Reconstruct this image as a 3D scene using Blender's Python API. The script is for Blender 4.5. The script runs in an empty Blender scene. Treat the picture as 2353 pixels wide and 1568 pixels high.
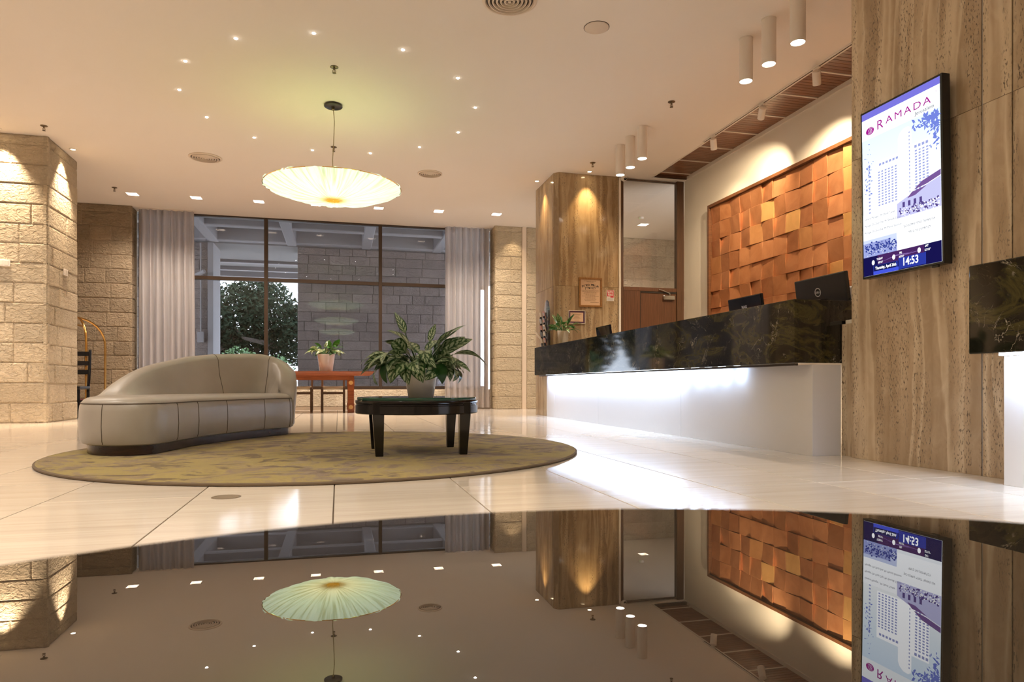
import bpy, bmesh, math, random
from mathutils import Vector, Matrix

random.seed(7)
sc = bpy.context.scene
COL = sc.collection
PI = math.pi

# ------------------------------------------------------------------ camera
cam_d = bpy.data.cameras.new('camera')
cam = bpy.data.objects.new('camera', cam_d)
COL.objects.link(cam)
cam_d.sensor_width = 36.0
cam_d.lens = 36.0 * 1569 / 2353
cam_d.shift_y = (885 - 784) / 2353
cam_d.clip_start = 0.01
cam_d.clip_end = 300
cam.location = (0, 0, 0.5)
YAW = math.atan((1176.5 - 778) / 1569)
cam.rotation_euler = (PI / 2, 0, -YAW)
cam_d.dof.use_dof = True
cam_d.dof.focus_distance = 6.0
cam_d.dof.aperture_fstop = 10
sc.camera = cam

# ------------------------------------------------------------------ world, exposure
sc.view_settings.view_transform = 'Standard'
sc.view_settings.look = 'None'
sc.view_settings.gamma = 1
sc.view_settings.use_curve_mapping = False
sc.view_settings.exposure = 1.03
w = bpy.data.worlds.new('sky'); sc.world = w; w.use_nodes = True
bg = w.node_tree.nodes['Background']
bg.inputs[0].default_value = (0.86, 0.93, 1.0, 1)
bg.inputs[1].default_value = 3.2
try:
    sc.cycles.use_denoising = True
    sc.cycles.max_bounces = 7
    sc.cycles.diffuse_bounces = 4
    sc.cycles.glossy_bounces = 4
    sc.cycles.transparent_max_bounces = 10
    sc.cycles.use_adaptive_sampling = True
    sc.cycles.adaptive_threshold = 0.09
    sc.cycles.adaptive_min_samples = 24
    sc.cycles.sample_clamp_indirect = 6.0
    sc.cycles.caustics_reflective = False
    sc.cycles.caustics_refractive = False
except Exception:
    pass

WARM = (1.0, 0.80, 0.56)
WARM2 = (1.0, 0.885, 0.765)

def add_light(kind, loc, energy, color, target=None, **kw):
    d = bpy.data.lights.new(kind.lower() + '_lamp', kind)
    d.energy = energy; d.color = color
    for k, v in kw.items():
        setattr(d, k, v)
    o = bpy.data.objects.new(kind.lower() + '_lamp', d)
    COL.objects.link(o)
    o.location = loc
    if target is not None:
        o.rotation_euler = (Vector(target) - Vector(loc)).to_track_quat('-Z', 'Y').to_euler()
    return o

# unseen spots added to brighten the lobby, without fittings, behind and beside the camera
for (x, y, e) in ((-6, 4, 110), (-6, 8, 110), (-6, 11.5, 80), (-6, 0, 110), (-3, -3, 110), (0, -4.5, 90), (3, -3, 60), (-6.5, -4, 90), (2.2, 0.6, 40), (-2.6, 1.0, 170), (-3.4, 4.6, 150), (-3.2, 7.6, 90), (1.9, 4.2, 20), (-.7, 1.9, 210), (-4.7, 8.7, 130)):
    add_light('SPOT', (x, y, 3.74), e, WARM2, (x, y, 0), spot_size=2.4, spot_blend=1.0, shadow_soft_size=0.08)

# ------------------------------------------------------------------ helpers
def obj(name, me, mat=None, parent=None, smooth=False):
    o = bpy.data.objects.new(name, me)
    COL.objects.link(o)
    if mat is not None and not me.materials:
        me.materials.append(mat)
    if parent is not None:
        o.parent = parent
    if smooth:
        for p in me.polygons:
            p.use_smooth = True
    return o

def tag(o, label=None, cat=None, group=None, kind=None):
    if label: o['label'] = label
    if cat: o['category'] = cat
    if group: o['group'] = group
    if kind: o['kind'] = kind
    return o

def empty(name, loc=(0, 0, 0), rz=0.0):
    o = bpy.data.objects.new(name, None)
    COL.objects.link(o)
    o.location = loc
    o.rotation_euler = (0, 0, rz)
    o.empty_display_size = 0.1
    return o

def copy_tree(o, parent=None):
    c = o.copy(); COL.objects.link(c); c.parent = parent
    for ch in list(o.children):
        copy_tree(ch, c)
    return c

class MB:
    def __init__(s): s.v = []; s.f = []; s.uv = None
    def box(s, x0, x1, y0, y1, z0, z1, M=None):
        b = len(s.v)
        vs = [(x0, y0, z0), (x1, y0, z0), (x1, y1, z0), (x0, y1, z0), (x0, y0, z1), (x1, y0, z1), (x1, y1, z1), (x0, y1, z1)]
        if M is not None: vs = [tuple(M @ Vector(v)) for v in vs]
        s.v += vs
        s.f += [tuple(b + i for i in q) for q in ((0, 3, 2, 1), (4, 5, 6, 7), (0, 1, 5, 4), (1, 2, 6, 5), (2, 3, 7, 6), (3, 0, 4, 7))]
        return s
    def quad(s, a, b, c, d):
        n = len(s.v); s.v += [a, b, c, d]; s.f.append((n, n + 1, n + 2, n + 3)); return s
    def poly(s, pts):
        n = len(s.v); s.v += list(pts); s.f.append(tuple(range(n, n + len(pts)))); return s
    def lathe(s, prof, n=32, c=(0, 0, 0), M=None, cap0=False, cap1=False):
        b = len(s.v)
        for (r, z) in prof:
            for i in range(n):
                a = 2 * PI * i / n
                p = Vector((c[0] + r * math.cos(a), c[1] + r * math.sin(a), c[2] + z))
                if M is not None: p = M @ p
                s.v.append(tuple(p))
        for j in range(len(prof) - 1):
            for i in range(n):
                k = (i + 1) % n
                s.f.append((b + j * n + i, b + j * n + k, b + (j + 1) * n + k, b + (j + 1) * n + i))
        if cap0: s.f.append(tuple(b + i for i in reversed(range(n))))
        if cap1: s.f.append(tuple(b + (len(prof) - 1) * n + i for i in range(n)))
        return s
    def tube(s, pts, r, n=8, cap=True):
        pts = [Vector(p) for p in pts]
        b = len(s.v); up = Vector((0, 0, 1)); prev = None
        for i, p in enumerate(pts):
            t = (pts[min(i + 1, len(pts) - 1)] - pts[max(i - 1, 0)]).normalized()
            if prev is None:
                a = up if abs(t.z) < .9 else Vector((1, 0, 0))
                x = t.cross(a).normalized()
            else:
                x = (prev - t * prev.dot(t)).normalized()
            prev = x; y = t.cross(x)
            rr = r[i] if isinstance(r, (list, tuple)) else r
            for k in range(n):
                a = 2 * PI * k / n
                s.v.append(tuple(p + x * rr * math.cos(a) + y * rr * math.sin(a)))
        for j in range(len(pts) - 1):
            for k in range(n):
                m = (k + 1) % n
                s.f.append((b + j * n + k, b + j * n + m, b + (j + 1) * n + m, b + (j + 1) * n + k))
        if cap:
            s.f.append(tuple(b + k for k in reversed(range(n))))
            s.f.append(tuple(b + (len(pts) - 1) * n + k for k in range(n)))
        return s
    def mesh(s, name='m'):
        me = bpy.data.meshes.new(name)
        me.from_pydata(s.v, [], s.f)
        me.update()
        return me
    def build(s, name, mat, parent=None, smooth=False, bevel=0, seg=2):
        me = s.mesh(name)
        bm = bmesh.new(); bm.from_mesh(me)
        if bevel:
            bmesh.ops.bevel(bm, geom=list(bm.edges), offset=bevel, segments=seg, affect='EDGES', profile=0.6)
        bmesh.ops.recalc_face_normals(bm, faces=list(bm.faces))
        bm.to_mesh(me); bm.free()
        o = obj(name, me, mat, parent)
        if smooth:
            for p in me.polygons: p.use_smooth = True
            try:
                me.set_sharp_from_angle(angle=math.radians(40))
            except Exception:
                pass
        return o

def bx(name, mat, parent, x0, x1, y0, y1, z0, z1, bevel=0.0, seg=2, smooth=False):
    return MB().box(x0, x1, y0, y1, z0, z1).build(name, mat, parent, bevel=bevel, seg=seg, smooth=smooth)

def text_mesh(body, size, align='CENTER', bold=0.0, space=1.0):
    cu = bpy.data.curves.new('lettering', 'FONT')
    cu.body = body; cu.size = size; cu.align_x = align; cu.align_y = 'CENTER'
    cu.resolution_u = 3; cu.space_character = space; cu.offset = bold
    o = bpy.data.objects.new('lettering', cu); COL.objects.link(o)
    bpy.context.view_layer.update()
    dg = bpy.context.evaluated_depsgraph_get()
    me = bpy.data.meshes.new_from_object(o.evaluated_get(dg))
    bpy.data.objects.remove(o); bpy.data.curves.remove(cu)
    me.materials.clear()
    return me

def lettering(body, size, mat, parent, loc, align='CENTER', bold=0.0, space=1.0, sx=1.0, rot=None, name='lettering'):
    me = text_mesh(body, size, align, bold, space)
    o = obj(name, me, mat, parent)
    o.location = loc; o.scale = (sx, 1, 1)
    if rot: o.rotation_euler = rot
    return o

# ------------------------------------------------------------------ materials
class NT:
    def __init__(s, name):
        s.m = bpy.data.materials.new(name); s.m.use_nodes = True
        s.nt = s.m.node_tree; s.b = s.nt.nodes['Principled BSDF']; s.out = s.nt.nodes['Material Output']
    def n(s, t, **kw):
        x = s.nt.nodes.new(t)
        for k, v in kw.items(): setattr(x, k, v)
        return x
    def l(s, a, b): s.nt.links.new(a, b)
    def set(s, **kw):
        for k, v in kw.items():
            k = {'rough': 'Roughness', 'metal': 'Metallic', 'ior': 'IOR', 'spec': 'Specular IOR Level', 'coat': 'Coat Weight', 'coatr': 'Coat Roughness', 'base': 'Base Color', 'sheen': 'Sheen Weight', 'trans': 'Transmission Weight', 'alpha': 'Alpha', 'em': 'Emission Color', 'ems': 'Emission Strength', 'sss': 'Subsurface Weight'}[k]
            if isinstance(v, tuple) and len(v) == 3: v = v + (1,)
            s.b.inputs[k].default_value = v
        return s
    def pos(s, scale=(1, 1, 1), rnd=0.0, obj_space=False):
        if obj_space:
            p = s.n('ShaderNodeTexCoord').outputs['Object']
        else:
            p = s.n('ShaderNodeNewGeometry').outputs['Position']
        if rnd:
            oi = s.n('ShaderNodeObjectInfo')
            cb = s.n('ShaderNodeCombineXYZ')
            mu = s.n('ShaderNodeMath', operation='MULTIPLY'); mu.inputs[1].default_value = rnd
            s.l(oi.outputs['Random'], mu.inputs[0])
            for i in range(3): s.l(mu.outputs[0], cb.inputs[i])
            ad = s.n('ShaderNodeVectorMath', operation='ADD')
            s.l(p, ad.inputs[0]); s.l(cb.outputs[0], ad.inputs[1]); p = ad.outputs[0]
        mp = s.n('ShaderNodeVectorMath', operation='MULTIPLY'); mp.inputs[1].default_value = scale
        s.l(p, mp.inputs[0])
        return mp.outputs[0]
    def noise(s, vec, scale, detail=4, rough=.55, dist=0.0):
        x = s.n('ShaderNodeTexNoise'); x.inputs['Scale'].default_value = scale; x.inputs['Detail'].default_value = detail
        x.inputs['Roughness'].default_value = rough; x.inputs['Distortion'].default_value = dist
        s.l(vec, x.inputs['Vector']); return x.outputs['Fac']
    def ramp(s, fac, stops):
        x = s.n('ShaderNodeValToRGB'); e = x.color_ramp.elements
        while len(e) < len(stops): e.new(.5)
        for i, (p, c) in enumerate(stops):
            e[i].position = p
            if not isinstance(c, tuple): c = (c, c, c)
            e[i].color = c + (1,)
        s.l(fac, x.inputs[0]); return x.outputs[0]
    def mix(s, fac, a, b, mode='MIX'):
        x = s.n('ShaderNodeMix', data_type='RGBA', blend_type=mode)
        for v, i in ((fac, 0), (a, 6), (b, 7)):
            if isinstance(v, (int, float)): x.inputs[i].default_value = v
            elif isinstance(v, tuple): x.inputs[i].default_value = v + (1,)
            else: s.l(v, x.inputs[i])
        return x.outputs[2]
    def math(s, op, a, b=None, c=None):
        x = s.n('ShaderNodeMath', operation=op)
        for i, v in enumerate((a, b, c)):
            if v is None: continue
            if isinstance(v, (int, float)): x.inputs[i].default_value = v
            else: s.l(v, x.inputs[i])
        return x.outputs[0]
    def color(s, c): s.l(c, s.b.inputs['Base Color']); return s
    def rough(s, c): s.l(c, s.b.inputs['Roughness']); return s
    def bump(s, h, strength=.3, dist=.01):
        x = s.n('ShaderNodeBump'); x.inputs['Strength'].default_value = strength; x.inputs['Distance'].default_value = dist
        s.l(h, x.inputs['Height']); s.l(x.outputs[0], s.b.inputs['Normal']); return s
    def rand(s): return s.n('ShaderNodeObjectInfo').outputs['Random']

def plain(name, base, rough=.5, metal=0.0, **kw):
    t = NT(name); t.set(base=base, rough=rough, metal=metal, **kw); return t.m

def emit(name, col, strength):
    t = NT(name); t.set(base=(0, 0, 0), rough=.5, em=col, ems=strength, spec=0.0); return t.m

M = {}
# polished travertine floor, streaks along x
t = NT('floor_travertine')
n1 = t.noise(t.pos((.5, 9, 1), rnd=9), 1.6, 6, .6, .35)
n2 = t.noise(t.pos((1.2, 60, 1), rnd=5), 1.5, 4, .7)
c = t.ramp(n1, [(.3, (.60, .51, .415)), (.5, (.70, .605, .505)), (.72, (.76, .675, .575))])
c = t.mix(.45, c, t.ramp(n2, [(.25, (.48, .38, .29)), (.5, (.72, .62, .52)), (.8, (.79, .70, .60))]))
r = t.math('MULTIPLY_ADD', t.rand(), .14, .9)
c = t.mix(1.0, c, r, 'MULTIPLY')
t.color(c); t.rough(t.ramp(n2, [(.3, .13), (.7, .085)])); t.set(spec=.6)
M['floor'] = t.m
M['grout'] = plain('floor_joint', (.10, .07, .05), .8)

# vertical-veined travertine cladding
def travertine(name, dark, mid, light, rough=.16):
    t = NT(name)
    wv = t.n('ShaderNodeTexNoise'); wv.inputs['Scale'].default_value = 2.2; wv.inputs['Detail'].default_value = 4
    t.l(t.pos((1, 1, .55), rnd=7), wv.inputs['Vector'])
    sb = t.n('ShaderNodeVectorMath', operation='MULTIPLY_ADD'); t.l(wv.outputs['Color'], sb.inputs[0]); sb.inputs[1].default_value = (.10, .10, 0); t.l(t.pos((1, 1, 1), rnd=7), sb.inputs[2])
    def st(sc3, scale, det, ro):
        m = t.n('ShaderNodeVectorMath', operation='MULTIPLY'); m.inputs[1].default_value = sc3; t.l(sb.outputs[0], m.inputs[0])
        return t.noise(m.outputs[0], scale, det, ro)
    n1 = st((1, 1, .05), 4.2, 2, .45)
    n4 = st((1, 1, .06), 7.0, 2, .5)
    n2 = st((1, 1, .14), 24, 4, .6)
    n3 = t.noise(t.pos((9, 9, 4.5), rnd=7), 1.3, 6, .65, .8)
    c = t.ramp(n1, [(.36, dark), (.43, mid), (.48, light), (.52, mid), (.58, dark), (.64, mid)])
    c = t.mix(t.ramp(n4, [(.50, 0.0), (.53, .8), (.58, .5), (.62, 0.0)]), c, light)
    c = t.mix(.10, c, t.ramp(n2, [(.3, dark), (.5, mid), (.7, light)]))
    c = t.mix(.22, c, t.ramp(n3, [(.35, dark), (.5, mid), (.65, light)]))
    pn = t.noise(t.pos((110, 110, 36), rnd=7), 1.2, 2, .5)
    pm = t.noise(t.pos((5, 5, .4), rnd=3), 1.4, 3)
    pit = t.math('MULTIPLY', t.ramp(pn, [(.58, 0.0), (.64, .9)]), t.ramp(pm, [(.47, 0.0), (.54, 1.0)]))
    c = t.mix(pit, c, (.09, .055, .03))
    t.color(c); t.rough(t.math('MULTIPLY_ADD', pit, .5, rough)); t.set(spec=.5)
    t.bump(t.math('SUBTRACT', 1.0, pit), .5, .004)
    return t.m
M['trav'] = travertine('wall_travertine', (.33, .228, .14), (.455, .33, .215), (.66, .525, .37))
M['trav2'] = travertine('column_travertine', (.25, .16, .085), (.36, .245, .135), (.52, .39, .235), .12)

def roughstone(name, a, b, amp):
    t = NT(name)
    p = t.pos((1, 1, 1), rnd=3)
    n0 = t.noise(p, 3.0, 4)
    n1 = t.noise(t.pos((1, 1, 1.6)), 15, 6, .55, .9)
    n2 = t.noise(t.pos((1, 1, 1.3)), 70, 4, .6)
    c = t.ramp(n0, [(.3, a), (.7, b)])
    c = t.mix(.25, c, t.ramp(n1, [(.3, tuple(x * .6 for x in a)), (.7, b)]))
    c = t.mix(1.0, c, t.math('MULTIPLY_ADD', t.rand(), .22, .86), 'MULTIPLY')
    t.color(c); t.set(rough=.85, spec=.2)
    t.bump(t.math('MULTIPLY_ADD', n2, .18, n1), 1.0, amp)
    return t.m
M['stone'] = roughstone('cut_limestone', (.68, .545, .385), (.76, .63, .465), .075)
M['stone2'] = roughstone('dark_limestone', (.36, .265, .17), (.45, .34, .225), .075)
M['stonex'] = roughstone('outdoor_limestone', (.33, .275, .255), (.42, .35, .325), .06)
M['stone3'] = roughstone('warm_lit_limestone', (.60, .455, .285), (.68, .53, .345), .075)  # same limestone as the pier, warm lamplight put into its colour
M['joint'] = plain('stone_joint', (.60, .47, .33), .9)
M['jointx'] = plain('stone_joint_outdoor', (.13, .10, .09), .9)

t = NT('ceiling_paint')
t.color(t.ramp(t.noise(t.pos(), .6, 2), [(.3, (.80, .72, .64)), (.7, (.82, .74, .66))])); t.set(rough=.9, spec=.1)
M['ceiling'] = t.m
M['paint'] = plain('wall_paint', (.78, .71, .61), .8, spec=.2)
M['white_trim'] = plain('white_trim', (.72, .64, .55), .6)

# black-green marble
t = NT('dark_marble')
p = t.pos((1, 1, 1))
n0 = t.noise(t.pos((1, 1, 2.2)), 2.6, 7, .65, 1.2)
c = t.ramp(n0, [(.30, (.004, .0045, .004)), (.48, (.012, .010, .006)), (.58, (.060, .050, .016)), (.66, (.012, .010, .005)), (.8, (.004, .004, .004))])
nv = t.noise(p, 3.4, 5, .55, 2.2)
band = t.math('ABSOLUTE', t.math('SUBTRACT', nv, .5))
mask = t.ramp(t.noise(p, 5.2, 3), [(.50, 0.0), (.62, 1.0)])
vein = t.math('MULTIPLY', t.ramp(band, [(0.0, 1.0), (.0022, .6), (.006, 0.0)]), mask)
nw = t.noise(t.pos((1, 1, 1), rnd=0.0), 7.5, 4, .5, 2.6)
b2 = t.math('ABSOLUTE', t.math('SUBTRACT', nw, .47))
vein2 = t.math('MULTIPLY', t.ramp(b2, [(0.0, .5), (.004, 0.0)]), t.ramp(t.noise(p, 3.1, 2), [(.52, 0.0), (.60, 1.0)]))
c = t.mix(vein2, c, (.30, .24, .15))
c = t.mix(vein, c, (.42, .36, .28))
t.color(c); t.set(rough=.05, spec=.55)
M['marble'] = t.m
M['laminate'] = plain('white_desk_panel', (.70, .67, .66), .42, spec=.35)
M['seam_grey'] = plain('panel_seam', (.35, .33, .33), .7)

# copper
t = NT('copper_tile')
n0 = t.noise(t.pos((1, 1, 1), rnd=11), 5, 5, .6, .6)
n1 = t.noise(t.pos((1, 1, 1)), 2.0, 2)
rn = t.rand()
c = t.ramp(rn, [(0.0, (.36, .13, .055)), (.45, (.47, .185, .075)), (.86, (.56, .235, .10)), (.90, (.78, .43, .14)), (1.0, (.86, .52, .18))])
c = t.mix(.35, c, t.ramp(n0, [(.3, (.40, .15, .06)), (.6, (.72, .34, .16)), (.8, (.85, .48, .24))]))
t.color(c); t.set(metal=.62); t.rough(t.ramp(n0, [(.3, .34), (.7, .5)])); t.bump(n0, .12, .01)
M['copper'] = t.m

def wood(name, a, b, scale=(1.5, 1.5, 22), rough=.35, coat=0.0):
    t = NT(name)
    n0 = t.noise(t.pos(scale, rnd=6), 2.2, 6, .6, .8)
    t.color(t.ramp(n0, [(.3, a), (.7, b)])); t.set(rough=rough, coat=coat)
    return t.m
M['wood_x'] = wood('slat_wood', (.105, .035, .015), (.28, .115, .052), (1.0, 26, 26), .3)
M['wood_door'] = wood('door_wood', (.085, .034, .016), (.155, .066, .032), (26, 26, 1.2), .4)
M['wood_frame'] = wood('frame_wood', (.075, .034, .017), (.13, .062, .03), (26, 26, 1.2), .4)
M['wood_red'] = wood('red_wood', (.20, .042, .012), (.36, .095, .026), (1.2, 30, 30), .22, .4)
M['wood_chair'] = wood('chair_wood', (.10, .042, .017), (.17, .075, .03), (30, 30, 2), .35)
M['wood_inlay'] = plain('inlay_wood', (.62, .33, .10), .35)
M['wood_copperframe'] = wood('panel_frame_wood', (.085, .030, .012), (.19, .075, .028), (4, 4, 30), .4)
M['gold_frame'] = wood('gilt_frame', (.20, .085, .02), (.33, .15, .035), (20, 20, 20), .4)
M['rush'] = plain('rush_seat', (.72, .55, .34), .8)

# sofa leather
t = NT('taupe_leather')
n0 = t.noise(t.pos((1, 1, 1)), 3.0, 3)
n1 = t.noise(t.pos((1, 1, 1)), 260, 3, .6)
t.color(t.ramp(n0, [(.3, (.305, .27, .228)), (.7, (.355, .315, .268))])); t.set(rough=.36, spec=.5, sheen=.15)
t.bump(t.math('MULTIPLY_ADD', n0, 14.0, n1), .06, .01)
M['leather'] = t.m
M['leather_seam'] = plain('leather_seam', (.09, .065, .045), .7)
M['plinth'] = wood('sofa_plinth', (.022, .010, .007), (.045, .018, .011), (3, 3, 30), .25)
M['lacquer'] = plain('black_lacquer', (.008, .006, .006), .12, spec=.55)
M['wheel_black'] = plain('black_rubber', (.012, .012, .014), .5)
M['black_plastic'] = plain('black_plastic', (.010, .011, .014), .22)
M['black_gloss'] = plain('black_gloss', (.006, .007, .012), .06)
t = NT('dark_glass_top')
t.set(base=(.020, .016, .012), rough=.0, ior=2.35, spec=.5)
M['dark_glass'] = t.m
t = NT('green_glass_top'); t.set(base=(.02, .075, .055), rough=.02, spec=.6); M['green_glass'] = t.m

# rug
t = NT('rug_wool')
n0 = t.noise(t.pos((1.0, 1.0, 1)), 1.25, 6, .62, 1.8)
n1 = t.noise(t.pos((1.0, 1.2, 1)), 2.3, 5, .6, 1.2)
n2 = t.noise(t.pos((1, 1, 1)), 420, 2)
n3 = t.noise(t.pos((1.0, 1.3, 1)), 3.4, 5, .6, 1.0)
c = t.ramp(n0, [(.36, (.20, .135, .085)), (.43, (.28, .205, .135)), (.47, (.37, .275, .085)), (.52, (.27, .19, .13)), (.57, (.42, .315, .09)), (.66, (.22, .15, .09))])
c = t.mix(t.ramp(n1, [(.50, 0.0), (.535, .8)]), c, (.39, .295, .085))
c = t.mix(t.ramp(n3, [(.56, 0.0), (.60, .8)]), c, (.13, .08, .042))
c = t.mix(t.ramp(n3, [(.33, .7), (.38, 0.0)]), c, (.33, .25, .175))
c = t.mix(1.0, c, t.ramp(n2, [(.3, .68), (.7, .94)]), 'MULTIPLY')
t.color(c); t.set(rough=.95, spec=.1, sheen=.2); t.bump(n2, .6, .006)
M['rug'] = t.m
M['rug_edge'] = plain('rug_binding', (.13, .09, .055), .95)

# plants
def leafmat(name, dark, pale, amount):
    t = NT(name)
    uv = t.n('ShaderNodeUVMap'); uv.uv_map = 'UVMap'
    sp = t.n('ShaderNodeSeparateXYZ'); t.l(uv.outputs[0], sp.inputs[0])
    au = t.math('ABSOLUTE', t.math('SUBTRACT', sp.outputs[0], .5))
    nz = t.noise(t.pos((1, 1, 1), rnd=4, obj_space=True), 40, 3)
    ph = t.math('MULTIPLY_ADD', au, -16.0, t.math('MULTIPLY', sp.outputs[1], 34.0))
    ch = t.math('SINE', t.math('MULTIPLY_ADD', nz, 10.0, ph))
    m1 = t.math('MULTIPLY', t.ramp(t.math('MULTIPLY_ADD', ch, .5, .5), [(.12, 0.0), (.5, 1.0)]), t.ramp(au, [(.04, .15), (.12, 1.0), (.34, 1.0), (.44, 0.0)]))
    m2 = t.math('MULTIPLY', m1, t.math('GREATER_THAN', amount, t.rand()) if amount < 1 else 1.0)
    c = t.mix(m2, dark, pale)
    t.color(c); t.set(rough=.32, spec=.5)
    tr = t.n('ShaderNodeBsdfTranslucent'); t.l(c, tr.inputs['Color'])
    mx = t.n('ShaderNodeMixShader'); mx.inputs[0].default_value = .22
    t.l(t.b.outputs[0], mx.inputs[1]); t.l(tr.outputs[0], mx.inputs[2]); t.l(mx.outputs[0], t.out.inputs[0])
    return t.m
M['leaf_a'] = leafmat('variegated_leaf', (.02, .07, .015), (.36, .44, .28), .85)
M['leaf_b'] = leafmat('cream_flecked_leaf', (.045, .13, .015), (.58, .52, .30), .42)
M['leaf_c'] = leafmat('green_leaf', (.03, .12, .02), (.30, .38, .16), .15)
M['stem'] = plain('leaf_stalk', (.10, .18, .05), .5)
M['pot'] = plain('white_ceramic', (.72, .66, .62), .16, spec=.5)
M['pot_cream'] = plain('cream_ceramic', (.70, .58, .45), .25)
M['soil'] = plain('potting_soil', (.035, .022, .014), .95)

M['brass'] = plain('brass', (.72, .42, .13), .16, 1.0)
M['chrome'] = plain('chrome', (.62, .60, .58), .18, 1.0)
M['steel_dark'] = plain('dark_steel', (.07, .06, .055), .35, .8)
M['sprinkler'] = plain('aged_bronze', (.20, .15, .10), .35, .9)
M['fixture'] = plain('white_fixture', (.78, .70, .63), .45)
M['vent'] = plain('vent_paint', (.70, .58, .47), .6)
M['vent_dark'] = plain('vent_shadow_gap', (.10, .075, .06), .8)
M['bronze_alu'] = plain('bronze_aluminium', (.055, .033, .020), .38, .3)
M['fascia'] = plain('outdoor_concrete', (.36, .34, .35), .85)
M['fascia2'] = plain('outdoor_soffit', (.27, .255, .255), .85)
M['ground'] = plain('outdoor_paving', (.62, .60, .58), .8)
M['paper'] = plain('certificate_paper', (.70, .46, .28), .7)
M['paper_white'] = plain('white_paper', (.72, .66, .60), .7)
M['ink'] = plain('black_ink', (.03, .02, .015), .8)
M['ink_brown'] = plain('brown_ink', (.30, .17, .09), .8)
M['purple'] = plain('purple_border', (.10, .03, .06), .7)
M['red'] = plain('sign_red', (.55, .02, .025), .5)
M['bark'] = wood('tree_bark', (.05, .04, .032), (.11, .085, .07), (20, 20, 4), .9)
t = NT('tree_leaf')
t.color(t.ramp(t.rand(), [(0, (.010, .020, .009)), (1, (.018, .032, .012))])); t.set(rough=.75, spec=.15)
M['tree'] = t.m

# sheer curtain
t = NT('sheer_curtain')
t.set(base=(.62, .555, .52), rough=.9, spec=.05)
tl = t.n('ShaderNodeBsdfTranslucent'); tl.inputs[0].default_value = (.78, .72, .70, 1)
tp = t.n('ShaderNodeBsdfTransparent')
m1 = t.n('ShaderNodeMixShader'); m1.inputs[0].default_value = .45
m2 = t.n('ShaderNodeMixShader'); m2.inputs[0].default_value = .20
t.l(t.b.outputs[0], m1.inputs[1]); t.l(tl.outputs[0], m1.inputs[2])
t.l(m1.outputs[0], m2.inputs[1]); t.l(tp.outputs[0], m2.inputs[2]); t.l(m2.outputs[0], t.out.inputs[0])
M['curtain'] = t.m

def glassmat(name, tint, f=.5):
    t = NT(name)
    tp = t.n('ShaderNodeBsdfTransparent'); tp.inputs[0].default_value = tint + (1,)
    gl = t.n('ShaderNodeBsdfGlossy'); gl.inputs['Roughness'].default_value = .0
    lw = t.n('ShaderNodeFresnel'); lw.inputs[0].default_value = 1.5
    mx = t.n('ShaderNodeMixShader')
    t.l(lw.outputs[0], mx.inputs[0]); t.l(tp.outputs[0], mx.inputs[1]); t.l(gl.outputs[0], mx.inputs[2]); t.l(mx.outputs[0], t.out.inputs[0])
    return t.m
M['glass'] = glassmat('window_glass', (.86, .88, .92))
M['glass_clear'] = glassmat('office_glass', (.93, .92, .90))
M['acrylic'] = glassmat('clear_acrylic', (.93, .94, .96))

M['led'] = emit('cool_led', (.72, .84, 1.0), 14)
M['lamp_white'] = emit('lamp_lens', (1.0, .90, .76), 14)
M['lamp_warm'] = emit('warm_lamp_lens', (1.0, .78, .48), 16)
M['star'] = emit('star_lens', (1.0, .94, .90), 30)

# ------------------------------------------------------------------ the setting
ZC = 3.79           # ceiling height
WY = 14.25          # window wall
XR = 5.42           # wall behind the desks
XP = 3.42           # face of the near travertine pier

# floor: bed with recessed joints and single tiles
floor = bx('floor', M['grout'], None, -9.2, 9.2, -8.2, WY + .1, -.15, -.006)
tag(floor, kind='structure')
TW = .6; TX0 = -.02; g = .0028
tile_cache = {}
def floor_tile(x0, x1, y0, y1):
    wx, wy = round(x1 - x0 - 2 * g, 4), round(y1 - y0 - 2 * g, 4)
    key = (wx, wy)
    if key not in tile_cache:
        b = MB(); c = .0012
        b.v = [(-wx/2, -wy/2, -.006), (wx/2, -wy/2, -.006), (wx/2, wy/2, -.006), (-wx/2, wy/2, -.006),
               (-wx/2, -wy/2, -c), (wx/2, -wy/2, -c), (wx/2, wy/2, -c), (-wx/2, wy/2, -c),
               (-wx/2 + c, -wy/2 + c, 0), (wx/2 - c, -wy/2 + c, 0), (wx/2 - c, wy/2 - c, 0), (-wx/2 + c, wy/2 - c, 0)]
        b.f = [(0, 1, 5, 4), (1, 2, 6, 5), (2, 3, 7, 6), (3, 0, 4, 7), (4, 5, 9, 8), (5, 6, 10, 9), (6, 7, 11, 10), (7, 4, 8, 11), (8, 9, 10, 11)]
        me = b.mesh('floor_tile'); me.materials.append(M['floor']); tile_cache[key] = me
    o = bpy.data.objects.new('floor_tile', tile_cache[key]); COL.objects.link(o); o.parent = floor
    o.location = ((x0 + x1) / 2, (y0 + y1) / 2, 0)
for k in range(-11, 10):
    x0 = TX0 + k * TW; x1 = x0 + TW
    if x0 > 1.1: off = 3.006 + (0 if (k % 2 == 0) else 0)
    else: off = (2.1, 1.5, 1.8)[k % 3]
    L = 1.8 if x0 < 1.1 else 1.6
    y = off - L * math.ceil((off + 1.0) / L)
    while y < WY:
        y1 = min(y + L, WY)
        if y1 - y > .15: floor_tile(x0, x1, y, y1)
        y += L
# plain flooring behind the camera
b = MB()
for k in range(-14, 14):
    x0 = TX0 + k * TW
    b.box(x0 + g, x0 + TW - g, -8.1, -1.3 - .9, -.006, -.0005)
fb = b.build('floor_area', M['floor'], floor); tag(fb, kind='stuff')

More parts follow.
